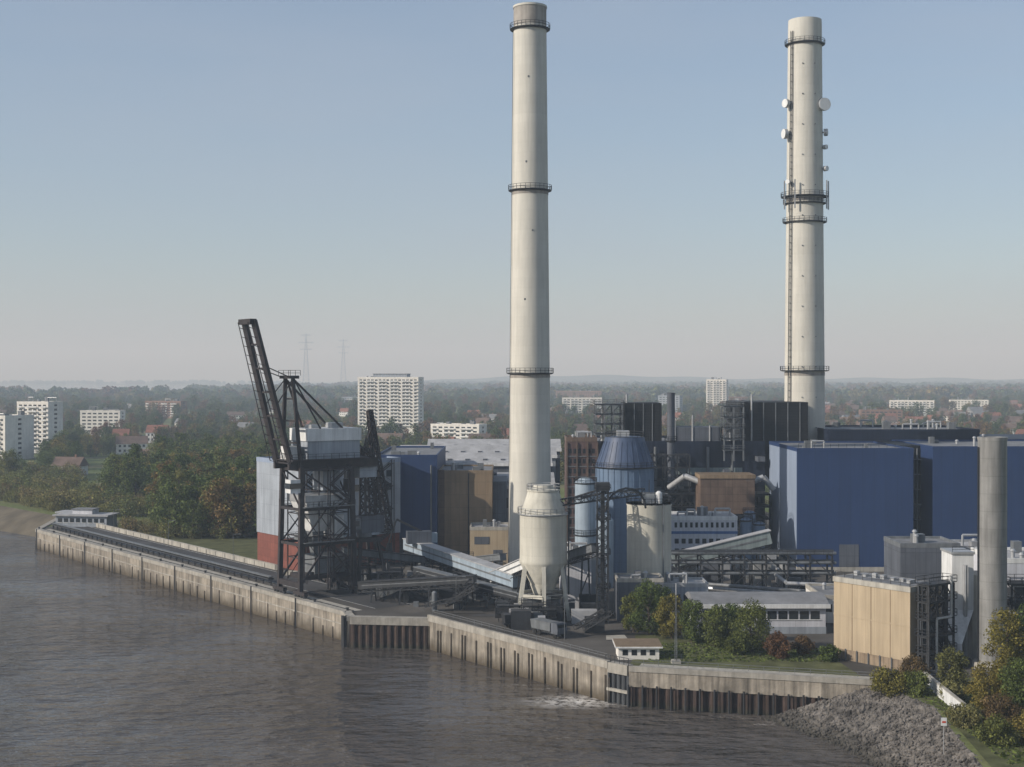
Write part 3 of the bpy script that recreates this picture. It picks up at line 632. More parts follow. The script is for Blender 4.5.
# ---------------------------------------------------------------- conveyors
def gallery(name, p, qq, w, h, mat, nleg, roofm=None, legm=None):
    a = Asm(name); p = Vector(p); qq = Vector(qq); a.beam('gallery', mat, p, qq, w, h)
    up = Vector((0, 0, h/2+.12)); a.beam('roof', roofm or roofl, p+up, qq+up, w+.5, .2)
    d = (qq-p).normalized(); s_ = Vector((d.y, -d.x, 0)).normalized()
    a.beam('window_strip', steel_g, p+s_*(w/2+.02)+d*1, qq+s_*(w/2+.02)-d*1, .08, h*.14); a.truss('under_truss', steel, p-up*1.3, qq-up*1.3, w*.9, .8, max(4, int((qq-p).length/3)), .12)
    for i in range(nleg):
        c0 = p.lerp(qq, (i+.5)/nleg)
        for sg in (-1, 1): a.beam('trestles', steel, (c0.x+s_.x*sg*w*.75, c0.y+s_.y*sg*w*.75, 0), c0+s_*sg*w*.4-up, .35)
        a.beam('trestles', steel, (c0.x+s_.x*w*.7, c0.y+s_.y*w*.7, c0.z*.35), (c0.x-s_.x*w*.6, c0.y-s_.y*w*.6, c0.z*.7), .2)
    return a.done()
gallery('conveyor_gallery', (-26, 352, 8.0), (1.5, 300, 6.2), 3.0, 2.6, lightb, 5)
gallery('conveyor_gallery', (-4, 310, 5.5), (4.5, 293, 11.5), 2.2, 2.2, white, 2)
gallery('conveyor_gallery', (38, 331, 6.6), (61, 331, 12.2), 3.0, 3.0, greeng, 4)
gallery('conveyor_gallery', (-22, 322, 5.5), (3, 296, 3.2), 1.8, 1.5, steel, 5, steel_g)
gallery('conveyor_gallery', (-40, 330, 9), (-14, 345, 4), 1.8, 1.5, steel_g, 4, steel)
gallery('conveyor_gallery', (-34, 312, 3.5), (-8, 301, 6.5), 1.6, 1.4, steel, 4, steel)
gallery('conveyor_gallery', (-16, 345, 4), (-2, 318, 9), 1.6, 1.4, steel_g, 3, steel_g)
gallery('conveyor_gallery', (10, 305, 10), (17, 286, 15), 1.6, 1.6, steel_g, 2, steel)

a = Asm('pipe_bridge')
for i in range(8):
    x = 38+i*5
    for y in (319, 324): a.beam('posts', steel, (x, y, 0), (x, y, 9.4), .4)
    for z in (4.6, 7, 9.2): a.beam('cross_beams', steel, (x, 318.6, z), (x, 324.4, z), .35)
    if i < 7: a.beam('braces', steel, (x, 319, 0), (x+5, 319, 4.6), .2); a.beam('braces', steel, (x+5, 319, 4.6), (x, 319, 9.2), .2)
for z in (4.6, 7, 9.2):
    for y, rr_, m in ((319.3, .35, steel_g), (320.4, .28, galv), (321.6, .42, steel), (323, .3, steel_g)): a.pipe('pipes', m, [(36, y, z+.2+rr_), (74, y, z+.2+rr_)], rr_)
a.pipe('pipes', galv, [(60, 318, 5), (60, 305, 5), (78, 300, 5)], .4); a.pipe('pipes', galv, [(44, 318, 2), (78, 296, 2.5)], .45); a.pipe('pipes', steel_g, [(44, 316, 3.2), (78, 294, 3.7)], .4)
for i in range(7): x = 46+i*5; y = 317-i*3.25; a.beam('posts', steel, (x, y, 0), (x, y, 4), .3)
a.rail('rails', steel, [(38, 318.5, 9.6), (73, 318.5, 9.6)], 1.1, .08)
for i in range(24):
    x = R.uniform(36, 68); y = R.uniform(326, 354); z = R.uniform(2, 7); a.box('plant_units', R.choice([steel_g, steel, greyd, galv]), x, x+R.uniform(1.5, 5), y, y+R.uniform(1.5, 4), .03, z)
a.done()

a = Asm('workshop_building'); a.box('walls', whitep, 36, 61, 272, 285, 0, 5.6); n = 10
vs = []; 
for x in (35.3, 61.7):
    for k in range(n+1): t = k/n; vs.append((x, 271.3+14.4*t, 5.6+1.5*math.sin(math.pi*t)))
fs = [(k, n+1+k, n+2+k, k+1) for k in range(n)]+[tuple(range(n+1)), tuple(reversed(range(n+1, 2*n+2))), (0, n, 2*n+1, n+1)]
a.add('curved_roof', roofg, vs, fs); a.box('fascia', white, 35.2, 61.8, 271.1, 271.32, 5.1, 5.9); a.win('windows', 37, 60, 2.3, 5, 272, 11, 1, .85, .6, frame_m=white); a.box('base', greyb, 35.9, 61.1, 271.9, 280, 0, 1.4)
a.box('doors', greyd, 47.8, 50, 271.85, 272.2, 0, 2.4); a.done()
a = Asm('garage_block'); a.box('walls', greyb, 30, 41, 292, 301, 0, 6.5); a.flatroof(30, 41, 292, 301, 6.5, roofl, galv, .4, 3, 5); a.win('windows', 30.5, 40.5, 2, 5.5, 292, 6, 1, .6, .5); a.done()
a = Asm('canteen_building'); a.box('walls', plaster, 63, 80, 284, 300, 0, 5.2); a.flatroof(63, 80, 284, 300, 5.2, roofg, conc, .5, 13, 7); a.win('windows', 63.5, 79.5, 1.5, 4.6, 284, 9, 1, .7, .5); a.done()

# ---------------------------------------------------------------- right group
a = Asm('blue_boiler_hall'); a.box('walls', blue, 73.2, 103, 359, 398, 1.2, 31.2); a.box('plinth', conc, 73.1, 103.1, 358.9, 398.1, 0, 1.2)
a.flatroof(73.2, 103, 359, 398, 31.2, roofg, blue, .55, 31, 5)
a.box('sunlit_side', blue_l, 73.12, 73.24, 359.6, 397.4, 2, 30.8)  # blue wall's sun-facing side, its sunlight painted in as a paler colour
a.box('stair_recess', black, 103, 108.6, 372, 398, 0, 31.8)
for x in (104, 105.2, 106.6, 107.6): a.pipe('pipes', steel_g, [(x, 371.5, 0), (x, 371.5, 31)], .22)
for k in range(7): a.box('landings', steel_g, 103.05, 108.55, 370.5, 372, 4+k*4, 4.2+k*4)
a.box('walls2', blue, 108.6, 150, 361, 400, 0, 31.6); a.flatroof(108.6, 150, 361, 400, 31.6, roofg, blue, .5, 41, 7)
a.box('upper_block', navy, 90.5, 134, 401, 436, 0, 34.4); a.flatroof(90.5, 134, 401, 436, 34.4, roofg, navy, .6, 51, 14)
a.rail('roof_rail', steel, [(73.6, 359.6, 31.7), (102.6, 359.6, 31.7)], 1.1, .07); a.box('upper_block2', navy, 136, 170, 405, 440, 0, 32)
a.box('doors', greyd, 84, 89, 358.9, 359.1, 1.3, 7); a.done()

a = Asm('beige_panel_building', (58, 252, 0), math.atan2(-.8, .6))
a.box('walls', beige, 0, 16.6, 0, 8.5, 0, 13.6); a.box('cornice', conc, -.15, 16.75, -.15, 8.65, 13.2, 14.1); a.box('roof', roofg, .4, 16.2, .4, 8.1, 14.0, 14.16)
a.box('mid_band', beige, -.05, 16.65, -.05, 8.55, 7.2, 7.45); a.box('base', conc, -.1, 16.7, -.1, 8.6, 0, .8)
for x in (4.15, 8.3, 12.45): a.box('pilasters', tan, x-.06, x+.06, -.05, .1, .8, 13.2)
for i in range(7): a.box('roof_units', galv, 1.5+i*2, 2.3+i*2, 3+R.random(), 4.5, 14.1, 14.6+R.random()*.5)
a.rail('roof_rail', steel, [(.2, .2, 14.1), (16.4, .2, 14.1), (16.4, 8.2, 14.1)], 1.0, .06)
a.done()
a = Asm('steel_stair_tower', (68.6, 238.2, 0), math.atan2(.6, .8))
a.frame('frame', steel, .4, 7.2, -2.6, -.5, 0, 14.6, 3, 5, .3, steel, True, 7); a.stairs('stairs', steel, 1, -2.2, 4.5, 0, 14, 6, 1.0)
a.box('plant', greyd, 1, 7, -.5, -.1, 4, 9); a.pipe('pipes', galv, [(2, -3, 0), (2, -3, 9), (6, -3, 9), (6, -3, 16)], .22); a.box('cabinet', steel_g, 3, 6, -3.6, -2.7, 0, 2.4); a.done()
a = Asm('grey_service_block'); a.box('walls', greyd, 75, 86.5, 270, 282, 0, 17.4); a.flatroof(75, 86.5, 270, 282, 17.4, roofg, steel_g, .5, 61, 3); a.box('walls2', greyb, 86.6, 96, 272, 284, 0, 16.5)
a.flatroof(86.6, 96, 272, 284, 16.5, roofl, galv, .5, 62, 4); a.done()
a = Asm('flue_gas_duct')
a.box('upper_box', white, 77.4, 81.2, 246, 252, 9, 18.8); a.box('roof', galv, 77.2, 81.4, 245.8, 252.2, 18.8, 19.2)
a.add('sloped_chute', white, [(77.4,246,9),(81.2,246,9),(81.2,251,9),(77.4,251,9),(74.2,242,4),(77.6,241,4),(79,247,4),(75,248,4)], [(0,1,2,3),(7,6,5,4),(0,4,5,1),(1,5,6,2),(2,6,7,3),(3,7,4,0)])
a.add('lower_box', whitep, [(74.2,242,0),(77.6,241,0),(79,247,0),(75,248,0),(74.2,242,4),(77.6,241,4),(79,247,4),(75,248,4)], [(0,3,2,1),(4,5,6,7),(0,1,5,4),(1,2,6,5),(2,3,7,6),(3,0,4,7)])
a.box('side_box', conc, 81.3, 84.5, 247, 253, 0, 15); a.rail('rails', steel, [(77.4, 245.8, 19.2), (81.2, 245.8, 19.2)], 1, .07); a.pipe('pipe', galv, [(79.5, 245.3, 0), (79.5, 245.3, 17)], .4); a.done()
a = Asm('steel_flue_stack'); X, Y = 82.4, 240; ms = M('stack_steel', (.21, .21, .205), .5, .12, .4, .3, panel=(0, 3, .15))
a.cyl('shell', ms, X, Y, [(0, 2.45), (39.0, 2.4), (39.5, 2.5), (39.7, 2.5), (39.7, 2.0), (38, 2)], 40, False); a.beam('ladder', steel, (X-2.6, Y-.5, 0), (X-2.6, Y-.5, 38), .2); a.cyl('foot', conc, X, Y, [(0, 3.3), (1.2, 3.2)], 24); a.done()
a = Asm('filter_plant_building'); a.box('walls', whitep, 86, 104, 246, 262, 0, 17.6); a.flatroof(86, 104, 246, 262, 17.6, roofl, white, .5, 71, 6); a.box('band', greyd, 85.95, 104.05, 245.95, 246.2, 9, 13); a.frame('frame', steel, 86.5, 100, 242, 245, 0, 14, 4, 4, .3, steel, True, 12); a.done()
a = Asm('timber_boundary_fence'); a.beam('boards', woodf, (57.5, 249, .9), (69.5, 233.5, .9), .15, 1.8)
for i in range(9): t = i/8; a.beam('posts', steel_g, (57.4+12*t, 248.8-15.5*t, 0), (57.4+12*t, 248.8-15.5*t, 2), .2)
a.done()
a = Asm('white_retaining_wall'); a.beam('wall', white, (67, 227, .9), (66.3, 205, .9), .4, 2.2); a.beam('coping', conc, (67, 227, 2.06), (66.3, 205, 2.06), .6, .12); a.done()
a = Asm('mesh_fence')
p0, p1 = Vector((67.5, 229, 0)), Vector((110, 226, 0))
for i in range(18): c0 = p0.lerp(p1, i/17); a.beam('posts', galv, c0, c0+Vector((0, 0, 2)), .1)
for z in (.3, .8, 1.3, 1.9): a.beam('wires', galv, p0+Vector((0, 0, z)), p1+Vector((0, 0, z)), .05)
a.done()

# quay details
a = Asm('harbour_shed', (-143, 470, 0), -.15)
a.box('walls', greyb, -9, 9, -4, 4, 0, 3.6); a.box('roof', roofl, -9.8, 9.8, -4.8, 4.8, 3.6, 4.1); a.box('upper', whitep, -4, 3, -2, 3, 4.1, 5.6); a.box('upper_roof', roofg, -4.4, 3.4, -2.4, 3.4, 5.6, 5.8)
a.win('windows', -8.5, 8.5, 1, 3.3, -4, 8, 1, .7, .6, frame_m=white); a.done()
a = Asm('harbour_shed', (-152, 486, 0), -.15); a.box('walls', brick, -5, 5, -3, 3, 0, 3); a.box('roof', roofl, -5.5, 5.5, -3.5, 3.5, 3, 3.4); a.win('windows', -4.5, 4.5, 1, 2.8, -3, 4, 1, .6, .6); a.done()
def low_wall(p, r, h, mat, name):
    a = Asm(name); a.beam('wall', mat, (*p, h/2), (*r, h/2), .5, h); a.beam('coping', conc, (*p, h+.06), (*r, h+.06), .7, .12)
    p = Vector((*p, 0)); r = Vector((*r, 0)); n = int((r-p).length/6)
    for i in range(n+1): c0 = p.lerp(r, i/n); a.beam('piers', mat, c0, c0+Vector((0, 0, h+.02)), .72)
    a.done()
low_wall(off(QA, 18.5), (-61, 362), 1.3, conc, 'flood_wall')
low_wall((-57, 352), (-40, 345), 1.2, conc, 'flood_wall')
a = Asm('crane_rails')
for d in (2, 16): p = off(QA, d); r_ = off(QB, d); a.beam('rail', steel, (*p, .15), (*r_, .15), .16, .16)
a.done()
a = Asm('quay_belt_conveyor'); p = Vector((*off(QA, 5.2), 1.5)); r_ = Vector((*off((-62, 332.6), 5.2), 1.5))
a.beam('belt', steel, p, r_, 1.5, .35); a.beam('hood', steel_g, p+Vector((0, 0, .5)), r_+Vector((0, 0, .5)), 1.1, .2)
for i in range(40): c0 = p.lerp(r_, i/39); a.beam('trestles', steel, (c0.x, c0.y, 0), c0, .2, .9)
a.done()
a = Asm('pavilion_hut'); a.box('walls', plaster, 18.8, 26, 247, 253, 0, 2.3); a.box('roof', tan, 18.3, 26.5, 246.5, 253.5, 2.3, 2.6); a.box('roof_edge', white, 18.2, 26.6, 246.4, 253.6, 2.15, 2.42); a.win('windows', 19.2, 25.6, .6, 2, 247, 4, 1, .6, .7); a.done()
def lamp(x, y, h=9, dx=1.4):
    a = Asm('street_lamp'); a.beam('pole', steel_g, (x, y, 0), (x, y, h), .12, round_=8); a.beam('arm', steel_g, (x, y, h), (x+dx, y, h+.2), .1); a.box('lantern', steel_g, x+dx-.1, x+dx+.7, y-.15, y+.15, h+.1, h+.28); a.done()
for t in (.1, .32, .54): p = Vector(off((QA[0]+119.6*t, QA[1]-160*t), 18)); lamp(p.x, p.y, 7)
for x, y in ((-12, 300), (10, 266), (34, 268), (70, 262)): lamp(x, y, 7)
a = Asm('radar_mast'); a.truss('mast', steel_g, (28.6, 244, 0), (28.6, 244, 12), .4, .4, 16, .035, .4); a.beam('pole', white, (28.6, 244, 12), (28.6, 244, 14), .1); a.beam('yard', steel_g, (27.9, 244, 9), (29.3, 244, 9), .06); a.box('base', conc, 27.8, 29.4, 243.2, 244.8, 0, .6); a.rail('rails', steel, [(27.6, 243.1, .6), (29.6, 243.1, .6), (29.6, 244.8, .6)], 1, .06, 1); a.done()

# vehicles
def extr(a, part, mat, prof, y0, y1):
    n = len(prof); vs = [(x, y0, z) for x, z in prof]+[(x, y1, z) for x, z in prof]
    a.add(part, mat, vs, [tuple(range(n)), tuple(reversed(range(n, 2*n)))]+[((i+1) % n, i, n+i, n+(i+1) % n) for i in range(n)])
def wheels(a, xs, w, r):
    for x in xs:
        for y in (-w, w): a.beam('wheels', rubber, (x, y-.12, r), (x, y+.12, r), r*2, round_=14)
def truck(x, y, rot, mat, body):
    a = Asm('tipper_truck', (x, y, .1), rot); a.box('chassis', steel, -4, 4, -.9, .9, .7, 1.0)
    extr(a, 'cab', mat, [(2.2, .8), (4.1, .8), (4.2, 1.7), (3.9, 2.9), (2.2, 2.9)], -1.2, 1.2); a.box('windscreen', glass, 3.6, 4.12, -1.05, 1.05, 1.8, 2.6)
    a.frus('tipper_body', body, -1, 0, 1.1, 2.8, 5.6, 2.2, 6, 2.5); wheels(a, (3.2, -1.4, -2.7), 1.05, .5); a.done()
truck(2, 279, .3, steel_g, steel); truck(7, 270, -.9, greyd, steel_g); truck(-13, 308, -.9, steel_g, steel)
def heap(name, cx, cy, rx, ry, h, mat, seed):
    rr = random.Random(seed); V = [(cx, cy, h)]; F = []; n = 28; m = 6
    for k in range(1, m+1):
        for i in range(n):
            t = 2*math.pi*i/n; u = k/m; w = 1+rr.uniform(-.08, .08); V.append((cx+rx*u*w*math.cos(t), cy+ry*u*w*math.sin(t), max(0, h*(1-u)**.9+rr.uniform(-.1, .15))))
    for i in range(n): F.append((0, 1+i, 1+(i+1) % n))
    for k in range(m-1):
        for i in range(n): F.append((1+k*n+i, 1+(k+1)*n+i, 1+(k+1)*n+(i+1) % n, 1+k*n+(i+1) % n))
    obj_from(name, V, F, [mat])
heap('coal_heap', -24, 313, 6, 4, 2.6, coal, 1); heap('coal_heap', -9, 322, 7, 6, 3, coal, 2)
rr = random.Random(11)
a = Asm('yard_conveyor_plant')
for i in range(120):
    if i < 90: x = rr.uniform(-44, -4); y = rr.uniform(298, 352)
    else: x = rr.uniform(-4, 16); y = rr.uniform(268, 300)
    if (x+35.4)*.8+(y-297)*.6 < 6 or (x+17)*.8+(y-288)*.58 < 5: continue
    w, d, h = rr.uniform(.8, 4), rr.uniform(.8, 3), rr.uniform(.8, 4.2)
    k = rr.random()
    if k < .42: a.box('skids', rr.choice([steel, steel, steel_g]), x, x+w, y, y+d, .03, h)
    elif k < .5: a.box('containers', rr.choice([greyb, greyd, roofl]), x, x+w*1.5, y, y+2.4, .03, 2.5+i*.003)
    elif k < .72: a.truss('belts', steel, (x, y, 1.2), (x+rr.uniform(4, 9), y-rr.uniform(2, 7), rr.uniform(1.5, 6)), 1.0, .8, 6, .1)
    elif k < .88: a.frame('racks', steel, x, x+w+1, y, y+d, 0, h+2, 2, 2, .16, steel, True, i)
    else: a.cyl('drums', steel_g, x, y, [(0, w*.4), (h, w*.4), (h+.3, w*.2)], 16)
a.done()
a = Asm('mobile_grab_crane', (-22.5, 345, 0), .2)
a.box('undercarriage', steel, -2.5, 2.5, -1.6, 1.6, .3, 1.2); a.beam('column', steel_g, (0, 0, 1.2), (0, 0, 9), 1.4, round_=12); a.box('house', greyd, -3.5, 2.5, -1.5, 1.5, 9, 12); a.box('cab', lightb, 2.5, 4, -1, 1, 9.2, 11.5)
a.beam('boom', steel, (2, 0, 11), (-6, 0, 15), .5); a.beam('boom', steel, (-6, 0, 15), (-8, 0, 9), .35); wheels(a, (-1.8, 0, 1.8), 1.6, .5); a.done()
a = Asm('warning_sign'); a.beam('post', galv, (59.3, 192, -2), (59.3, 192, 3.2), .1, round_=8); a.box('panel', white, 58.9, 59.7, 191.9, 191.96, 2.1, 3.2); a.box('panel_red', orange, 59.05, 59.55, 191.87, 191.9, 2.5, 2.75); a.done()

# ---------------------------------------------------------------- town
def block(name, x, y, w, d, h, rot, floors, bays, wm=plaster, balc=True, seed=0):
    a = Asm(name, (x, y, 0), rot); a.box('walls', wm, -w/2, w/2, -d/2, d/2, 0, h); a.flatroof(-w/2, w/2, -d/2, d/2, h, roofg, wm, .9, seed, 5, 1.8)
    a.win('windows', -w/2+1, w/2-1, h-floors*2.9-.3, h-.3, -d/2, bays, floors, .66, .42)
    for k in range(floors):
        z = h-.3-2.9*(k+1)
        if balc:
            for i in range(bays):
                if i % 3 != 1: cw = (w-2)/bays; xx = -w/2+1+cw*i; a.box('balconies', white, xx+.1, xx+cw-.1, -d/2-1.3, -d/2-1.15, z+.1, z+1.15); a.box('balcony_slabs', conc, xx+.1, xx+cw-.1, -d/2-1.3, -d/2-.02, z-.05, z+.1)
    for sx in (-1, 1):
        for k in range(floors):
            z = h-1.6-2.9*k; a.box('side_windows', glass, sx*w/2-.05, sx*w/2+.05, -1.5, 1.5, z-.7, z+.6)
    return a.done()
block('apartment_tower', -104, 1200, 54, 16, 49, -.22, 14, 15, seed=2)
a = Asm('rooftop_plant_room', (-104, 1200, 49.9), -.22); a.box('walls', greyb, -14, 16, -5, 5, 0, 2.6); a.box('roof', roofg, -14.5, 16.5, -5.5, 5.5, 2.6, 2.9); a.done()
block('apartment_tower', 264, 1800, 26, 16, 46, -.3, 13, 6, seed=3)
block('apartment_block', -306, 850, 17, 26, 26, -.35, 8, 5, seed=4); block('apartment_block', -312, 925, 24, 16, 33, -.3, 10, 6, seed=5)
blk = [(85, 1700, 48, 24), (150, 1600, 40, 17), (500, 1750, 54, 20), (215, 1900, 30, 24), (340, 2200, 60, 18), (620, 1900, 50, 18), (-420, 1700, 50, 20), (-345, 1180, 34, 21), (-250, 2300, 60, 16), (130, 2700, 90, 22), (-40, 1050, 40, 14), (395, 1500, 44, 14)]
for i, (x, y, w, h) in enumerate(blk):
    fl = int(h/3.2); block('apartment_block' if i % 3 else 'office_block', x, y, w, 14, h, -.05-((i*37) % 7)*.06, fl, max(4, int(w/4.5)), [plaster, brick, plaster, greyb, brick][i % 5], i % 2 == 0, seed=20+i)
def house(x, y, w, d, h, rot, wm, rm):
    a = Asm('town_house', (x, y, 0), rot); a.box('walls', wm, -w/2, w/2, -d/2, d/2, 0, h); t = h+d*.42
    a.add('gables', wm, [(-w/2, -d/2, h), (-w/2, d/2, h), (-w/2, 0, t-.2), (w/2, -d/2, h), (w/2, d/2, h), (w/2, 0, t-.2)], [(0, 2, 1), (3, 4, 5)])
    e = .5; za = h-.4
    a.add('roof', rm, [(-w/2-e,-d/2-e,za),(w/2+e,-d/2-e,za),(w/2+e,d/2+e,za),(-w/2-e,d/2+e,za),(-w/2-e,0,t),(w/2+e,0,t)], [(0,1,5,4),(3,4,5,2),(0,4,3),(1,2,5)])
    a.box('chimney', brick, w*.2, w*.2+.9, -.4, .6, t-1, t+1.2); a.win('windows', -w/2+.8, w/2-.8, .8, h-.3, -d/2, max(3, int(w/3)), max(1, int(h/2.8)), .5, .5); a.done()
hp_ = [(x, y) for x, y, w, h in blk]
rr = random.Random(5)
for i in range(170):
    if i < 105: y = rr.uniform(800, 2300); px = rr.uniform(.22, .37)
    elif i < 130: y = rr.uniform(850, 2000); px = rr.uniform(-.37, -.12)
    else: y = rr.uniform(900, 2200); px = rr.uniform(-.12, .22)
    x = px*y; w = rr.uniform(11, 22); d = rr.uniform(9, 13); h = rr.uniform(5, 8.5)
    if any((x-a_)**2+(y-b_)**2 < 1300 for a_, b_ in hp_): continue
    hp_.append((x, y)); house(x, y, w, d, h, rr.uniform(-.7, .4), rr.choice([plaster, brick, brick, white]), rr.choice([tilered, tilebr, tilebr, roofg]))
house(-195, 752, 12, 10, 7, -.3, white, tilebr); house(-226, 715, 15, 10, 5, -.2, white, tilebr); hp_ += [(-195, 752), (-226, 715)]

def pylon(x, y, h):
    a = Asm('transmission_pylon', (x, y, 0), .3); a.truss('mast', galv, (0, 0, 0), (0, 0, h), 26, 26, 16, .45, .06)
    for z, w in ((h*.97, 20), (h*.84, 28), (h*.72, 22)): a.truss('crossarm', galv, (-w, 0, z), (w, 0, z), 3, 3, 10, .25)
    a.done()
pylon(-780, 5300, 215); pylon(-735, 6100, 215)

# ---------------------------------------------------------------- vegetation
def tree_mesh(name, seed, h, r, n, ls, leaf, low=.25, k=16, wide=1.0):
    g = np.random.default_rng(seed); V = []; F = []; MI = []
    def tube(p, q_, r0, r1, seg=6):
        p = Vector(p); q_ = Vector(q_); d = (q_-p).normalized(); a = d.orthogonal().normalized(); b = d.cross(a); n0 = len(V)
        for c_, rr_ in ((p, r0), (q_, r1)):
            for i in range(seg): t = 6.2832*i/seg; V.append(tuple(c_+a*math.cos(t)*rr_+b*math.sin(t)*rr_))
        for i in range(seg): F.append((n0+i, n0+(i+1) % seg, n0+seg+(i+1) % seg, n0+seg+i)); MI.append(0)
    tr = h*.022+.06
    lean = g.normal(0, .02*h, 2)
    tube((0, 0, -.2), (lean[0]*.5, lean[1]*.5, h*.45), tr, tr*.7, 7); tube((lean[0]*.5, lean[1]*.5, h*.45), (lean[0], lean[1], h*.85), tr*.7, tr*.2, 6)
    cen = []
    for i in range(k):
        z = low+(1-low)*((i+.5)/k)*.93; prof = math.sin(math.pi*min(1, (z-low)/(1-low)*.82+.14))**.7
        an = i*2.4+g.uniform(-.5, .5); rad_ = r*prof*g.uniform(.35, .85)*wide
        c_ = np.array([lean[0]*z+rad_*math.cos(an), lean[1]*z+rad_*math.sin(an), h*z]); cr = r*g.uniform(.26, .48)*(.6+.4*prof); cen.append((c_, cr))
        if i % 2 == 0: tube((lean[0]*.6*z, lean[1]*.6*z, max(h*z*.65, h*.12)), tuple(c_), tr*.35, tr*.08, 4)
    w = np.array([c_[1]**2 for c_ in cen]); w /= w.sum(); ids = g.choice(k, n, p=w)
    for i in ids:
        c_, cr = cen[i]; d = g.normal(size=3); d /= np.linalg.norm(d); d[2] = d[2]*.85+.1
        p = c_+d*cr*g.uniform(.5, 1.2); nn = d+g.normal(size=3)*.55; nn /= np.linalg.norm(nn)
        a = np.cross(nn, g.normal(size=3)); a /= np.linalg.norm(a)+1e-9; b = np.cross(nn, a); s = ls*g.uniform(.5, 1.25); m = len(V); s2 = s*g.uniform(.5, .9)
        V.extend([tuple(p-a*s), tuple(p-b*s2*.8), tuple(p+a*s*.9), tuple(p+b*s2)]); F.append((m, m+1, m+2, m+3)); MI.append(1)
    me = bpy.data.meshes.new(name); me.from_pydata(V, [], F); me.materials.append(bark); me.materials.append(leaf); me.polygons.foreach_set('material_index', MI); me.update()
    return me

def scatter(root, meshes, pts, seed):
    g = random.Random(seed); groups = [[] for _ in meshes]
    for p in pts: groups[g.randrange(len(meshes))].append(p)
    for me, gp in zip(meshes, groups):
        if not gp: continue
        V = []; F = []
        for x, y, z, s in gp:
            t = g.random()*6.283; m = len(V); hs = s/2
            for i in range(4): a = t+math.pi/4+i*math.pi/2; V.append((x+hs*1.41421*math.cos(a), y+hs*1.41421*math.sin(a), z))
            F.append((m, m+1, m+2, m+3))
        cm = bpy.data.meshes.new('tree_positions'); cm.from_pydata(V, [], F); co = bpy.data.objects.new('tree_stand', cm); sc.collection.objects.link(co); co.parent = root
        co.instance_type = 'FACES'; co.use_instance_faces_scale = True; co.show_instancer_for_render = False
        to = bpy.data.objects.new('tree', me); sc.collection.objects.link(to); to.parent = co
wood = [tree_mesh('woodland_tree', s, 1.0*16, 6, 1500, .55, leaf_mix, .12, 18) for s in (1, 2, 3, 4, 5)] + [tree_mesh('tall_tree', 9, 20, 4.5, 1300, .55, leaf_mix, .15, 18)]
river = [tree_mesh('riverside_tree', s, 17, 6.5, 2600, .42, leaf_wd, .08, 22) for s in (61, 62, 63, 64)] + [tree_mesh('riverside_poplar', 65, 21, 4.5, 2400, .42, leaf_wd, .1, 20)]
shr = [tree_mesh('shrub', s, 6, 4.5, 900, .32, leaf_sh, .02, 14) for s in (21, 22, 23)]
rr = random.Random(77); pts = []; sp_ = []; rv = []
def inland(x, y): return (x+155)*.8+(y-457)*.6
blocks = [(-104, 1200, 34), (264, 1800, 20), (-306, 850, 14), (-312, 925, 16)]+[(x, y, w/2+3) for x, y, w, h in blk]
def ok(x, y):
    if any((x-a_)**2 < 110 and -60 < y-b_ < 9 for a_, b_ in hp_): return False
    if any(abs(x-a_) < c_ and -70 < y-b_ < 14 for a_, b_, c_ in blocks): return False
    return True
for i in range(760):
    y = rr.uniform(432, 760); x = rr.uniform(-.285, -.165)*y
    if inland(x, y) < 24 or (x > -72 and y < 520): continue
    if y < 540 and x < -.25*y: continue
    if -.305 < x/y < -.255 and 600 < y < 840: continue
    rv.append((x, y, 0, rr.uniform(.6, 1.12)))
for i in range(300):
    y = rr.uniform(660, 1000); x = rr.uniform(-.42, -.28)*y
    if -.31 < x/y < -.255 and 600 < y < 870: continue
    if x/y < -.335 and 690 < y < 870: continue
    if ok(x, y): rv.append((x, y, 0, rr.uniform(.5, .9)))
for i in range(520):
    y = rr.uniform(500, 720); x = rr.uniform(-.42, -.24)*y
    if x < -200-(y-545)*.83+8: continue
    if -.31 < x/y < -.255 and y > 590: continue
    if inland(x, y) > 18: sp_.append((x, y, 0, rr.uniform(.4, 1.3)))
for i in range(60):
    y = rr.uniform(430, 470); x = rr.uniform(-130, -80)
    if inland(x, y) > 22: sp_.append((x, y, 0, rr.uniform(.4, .9)))
for i in range(2700):
    y = 600+900*rr.random()**1.1; x = rr.uniform(-.44, .46)*y
    if y < 640 and -80 < x < 200: continue
    if x/y < -.22 and y < 950: continue
    if ok(x, y): pts.append((x, y, 0, rr.uniform(.4, 1.0)))
for i in range(2700):
    y = 1500+1500*rr.random(); x = rr.uniform(-.44, .46)*y
    if ok(x, y): pts.append((x, y, 0, rr.uniform(.55, 1.3)))
for i in range(120):
    y = rr.uniform(560, 640); x = rr.uniform(.2, .46)*y; pts.append((x, y, 0, rr.uniform(.7, 1.1)))
e = bpy.data.objects.new('woodland', None); sc.collection.objects.link(e); scatter(e, wood, pts, 1)
e = bpy.data.objects.new('riverside_wood', None); sc.collection.objects.link(e); scatter(e, river, rv, 4)
e = bpy.data.objects.new('riverside_shrubs', None); sc.collection.objects.link(e); scatter(e, shr, sp_, 2)
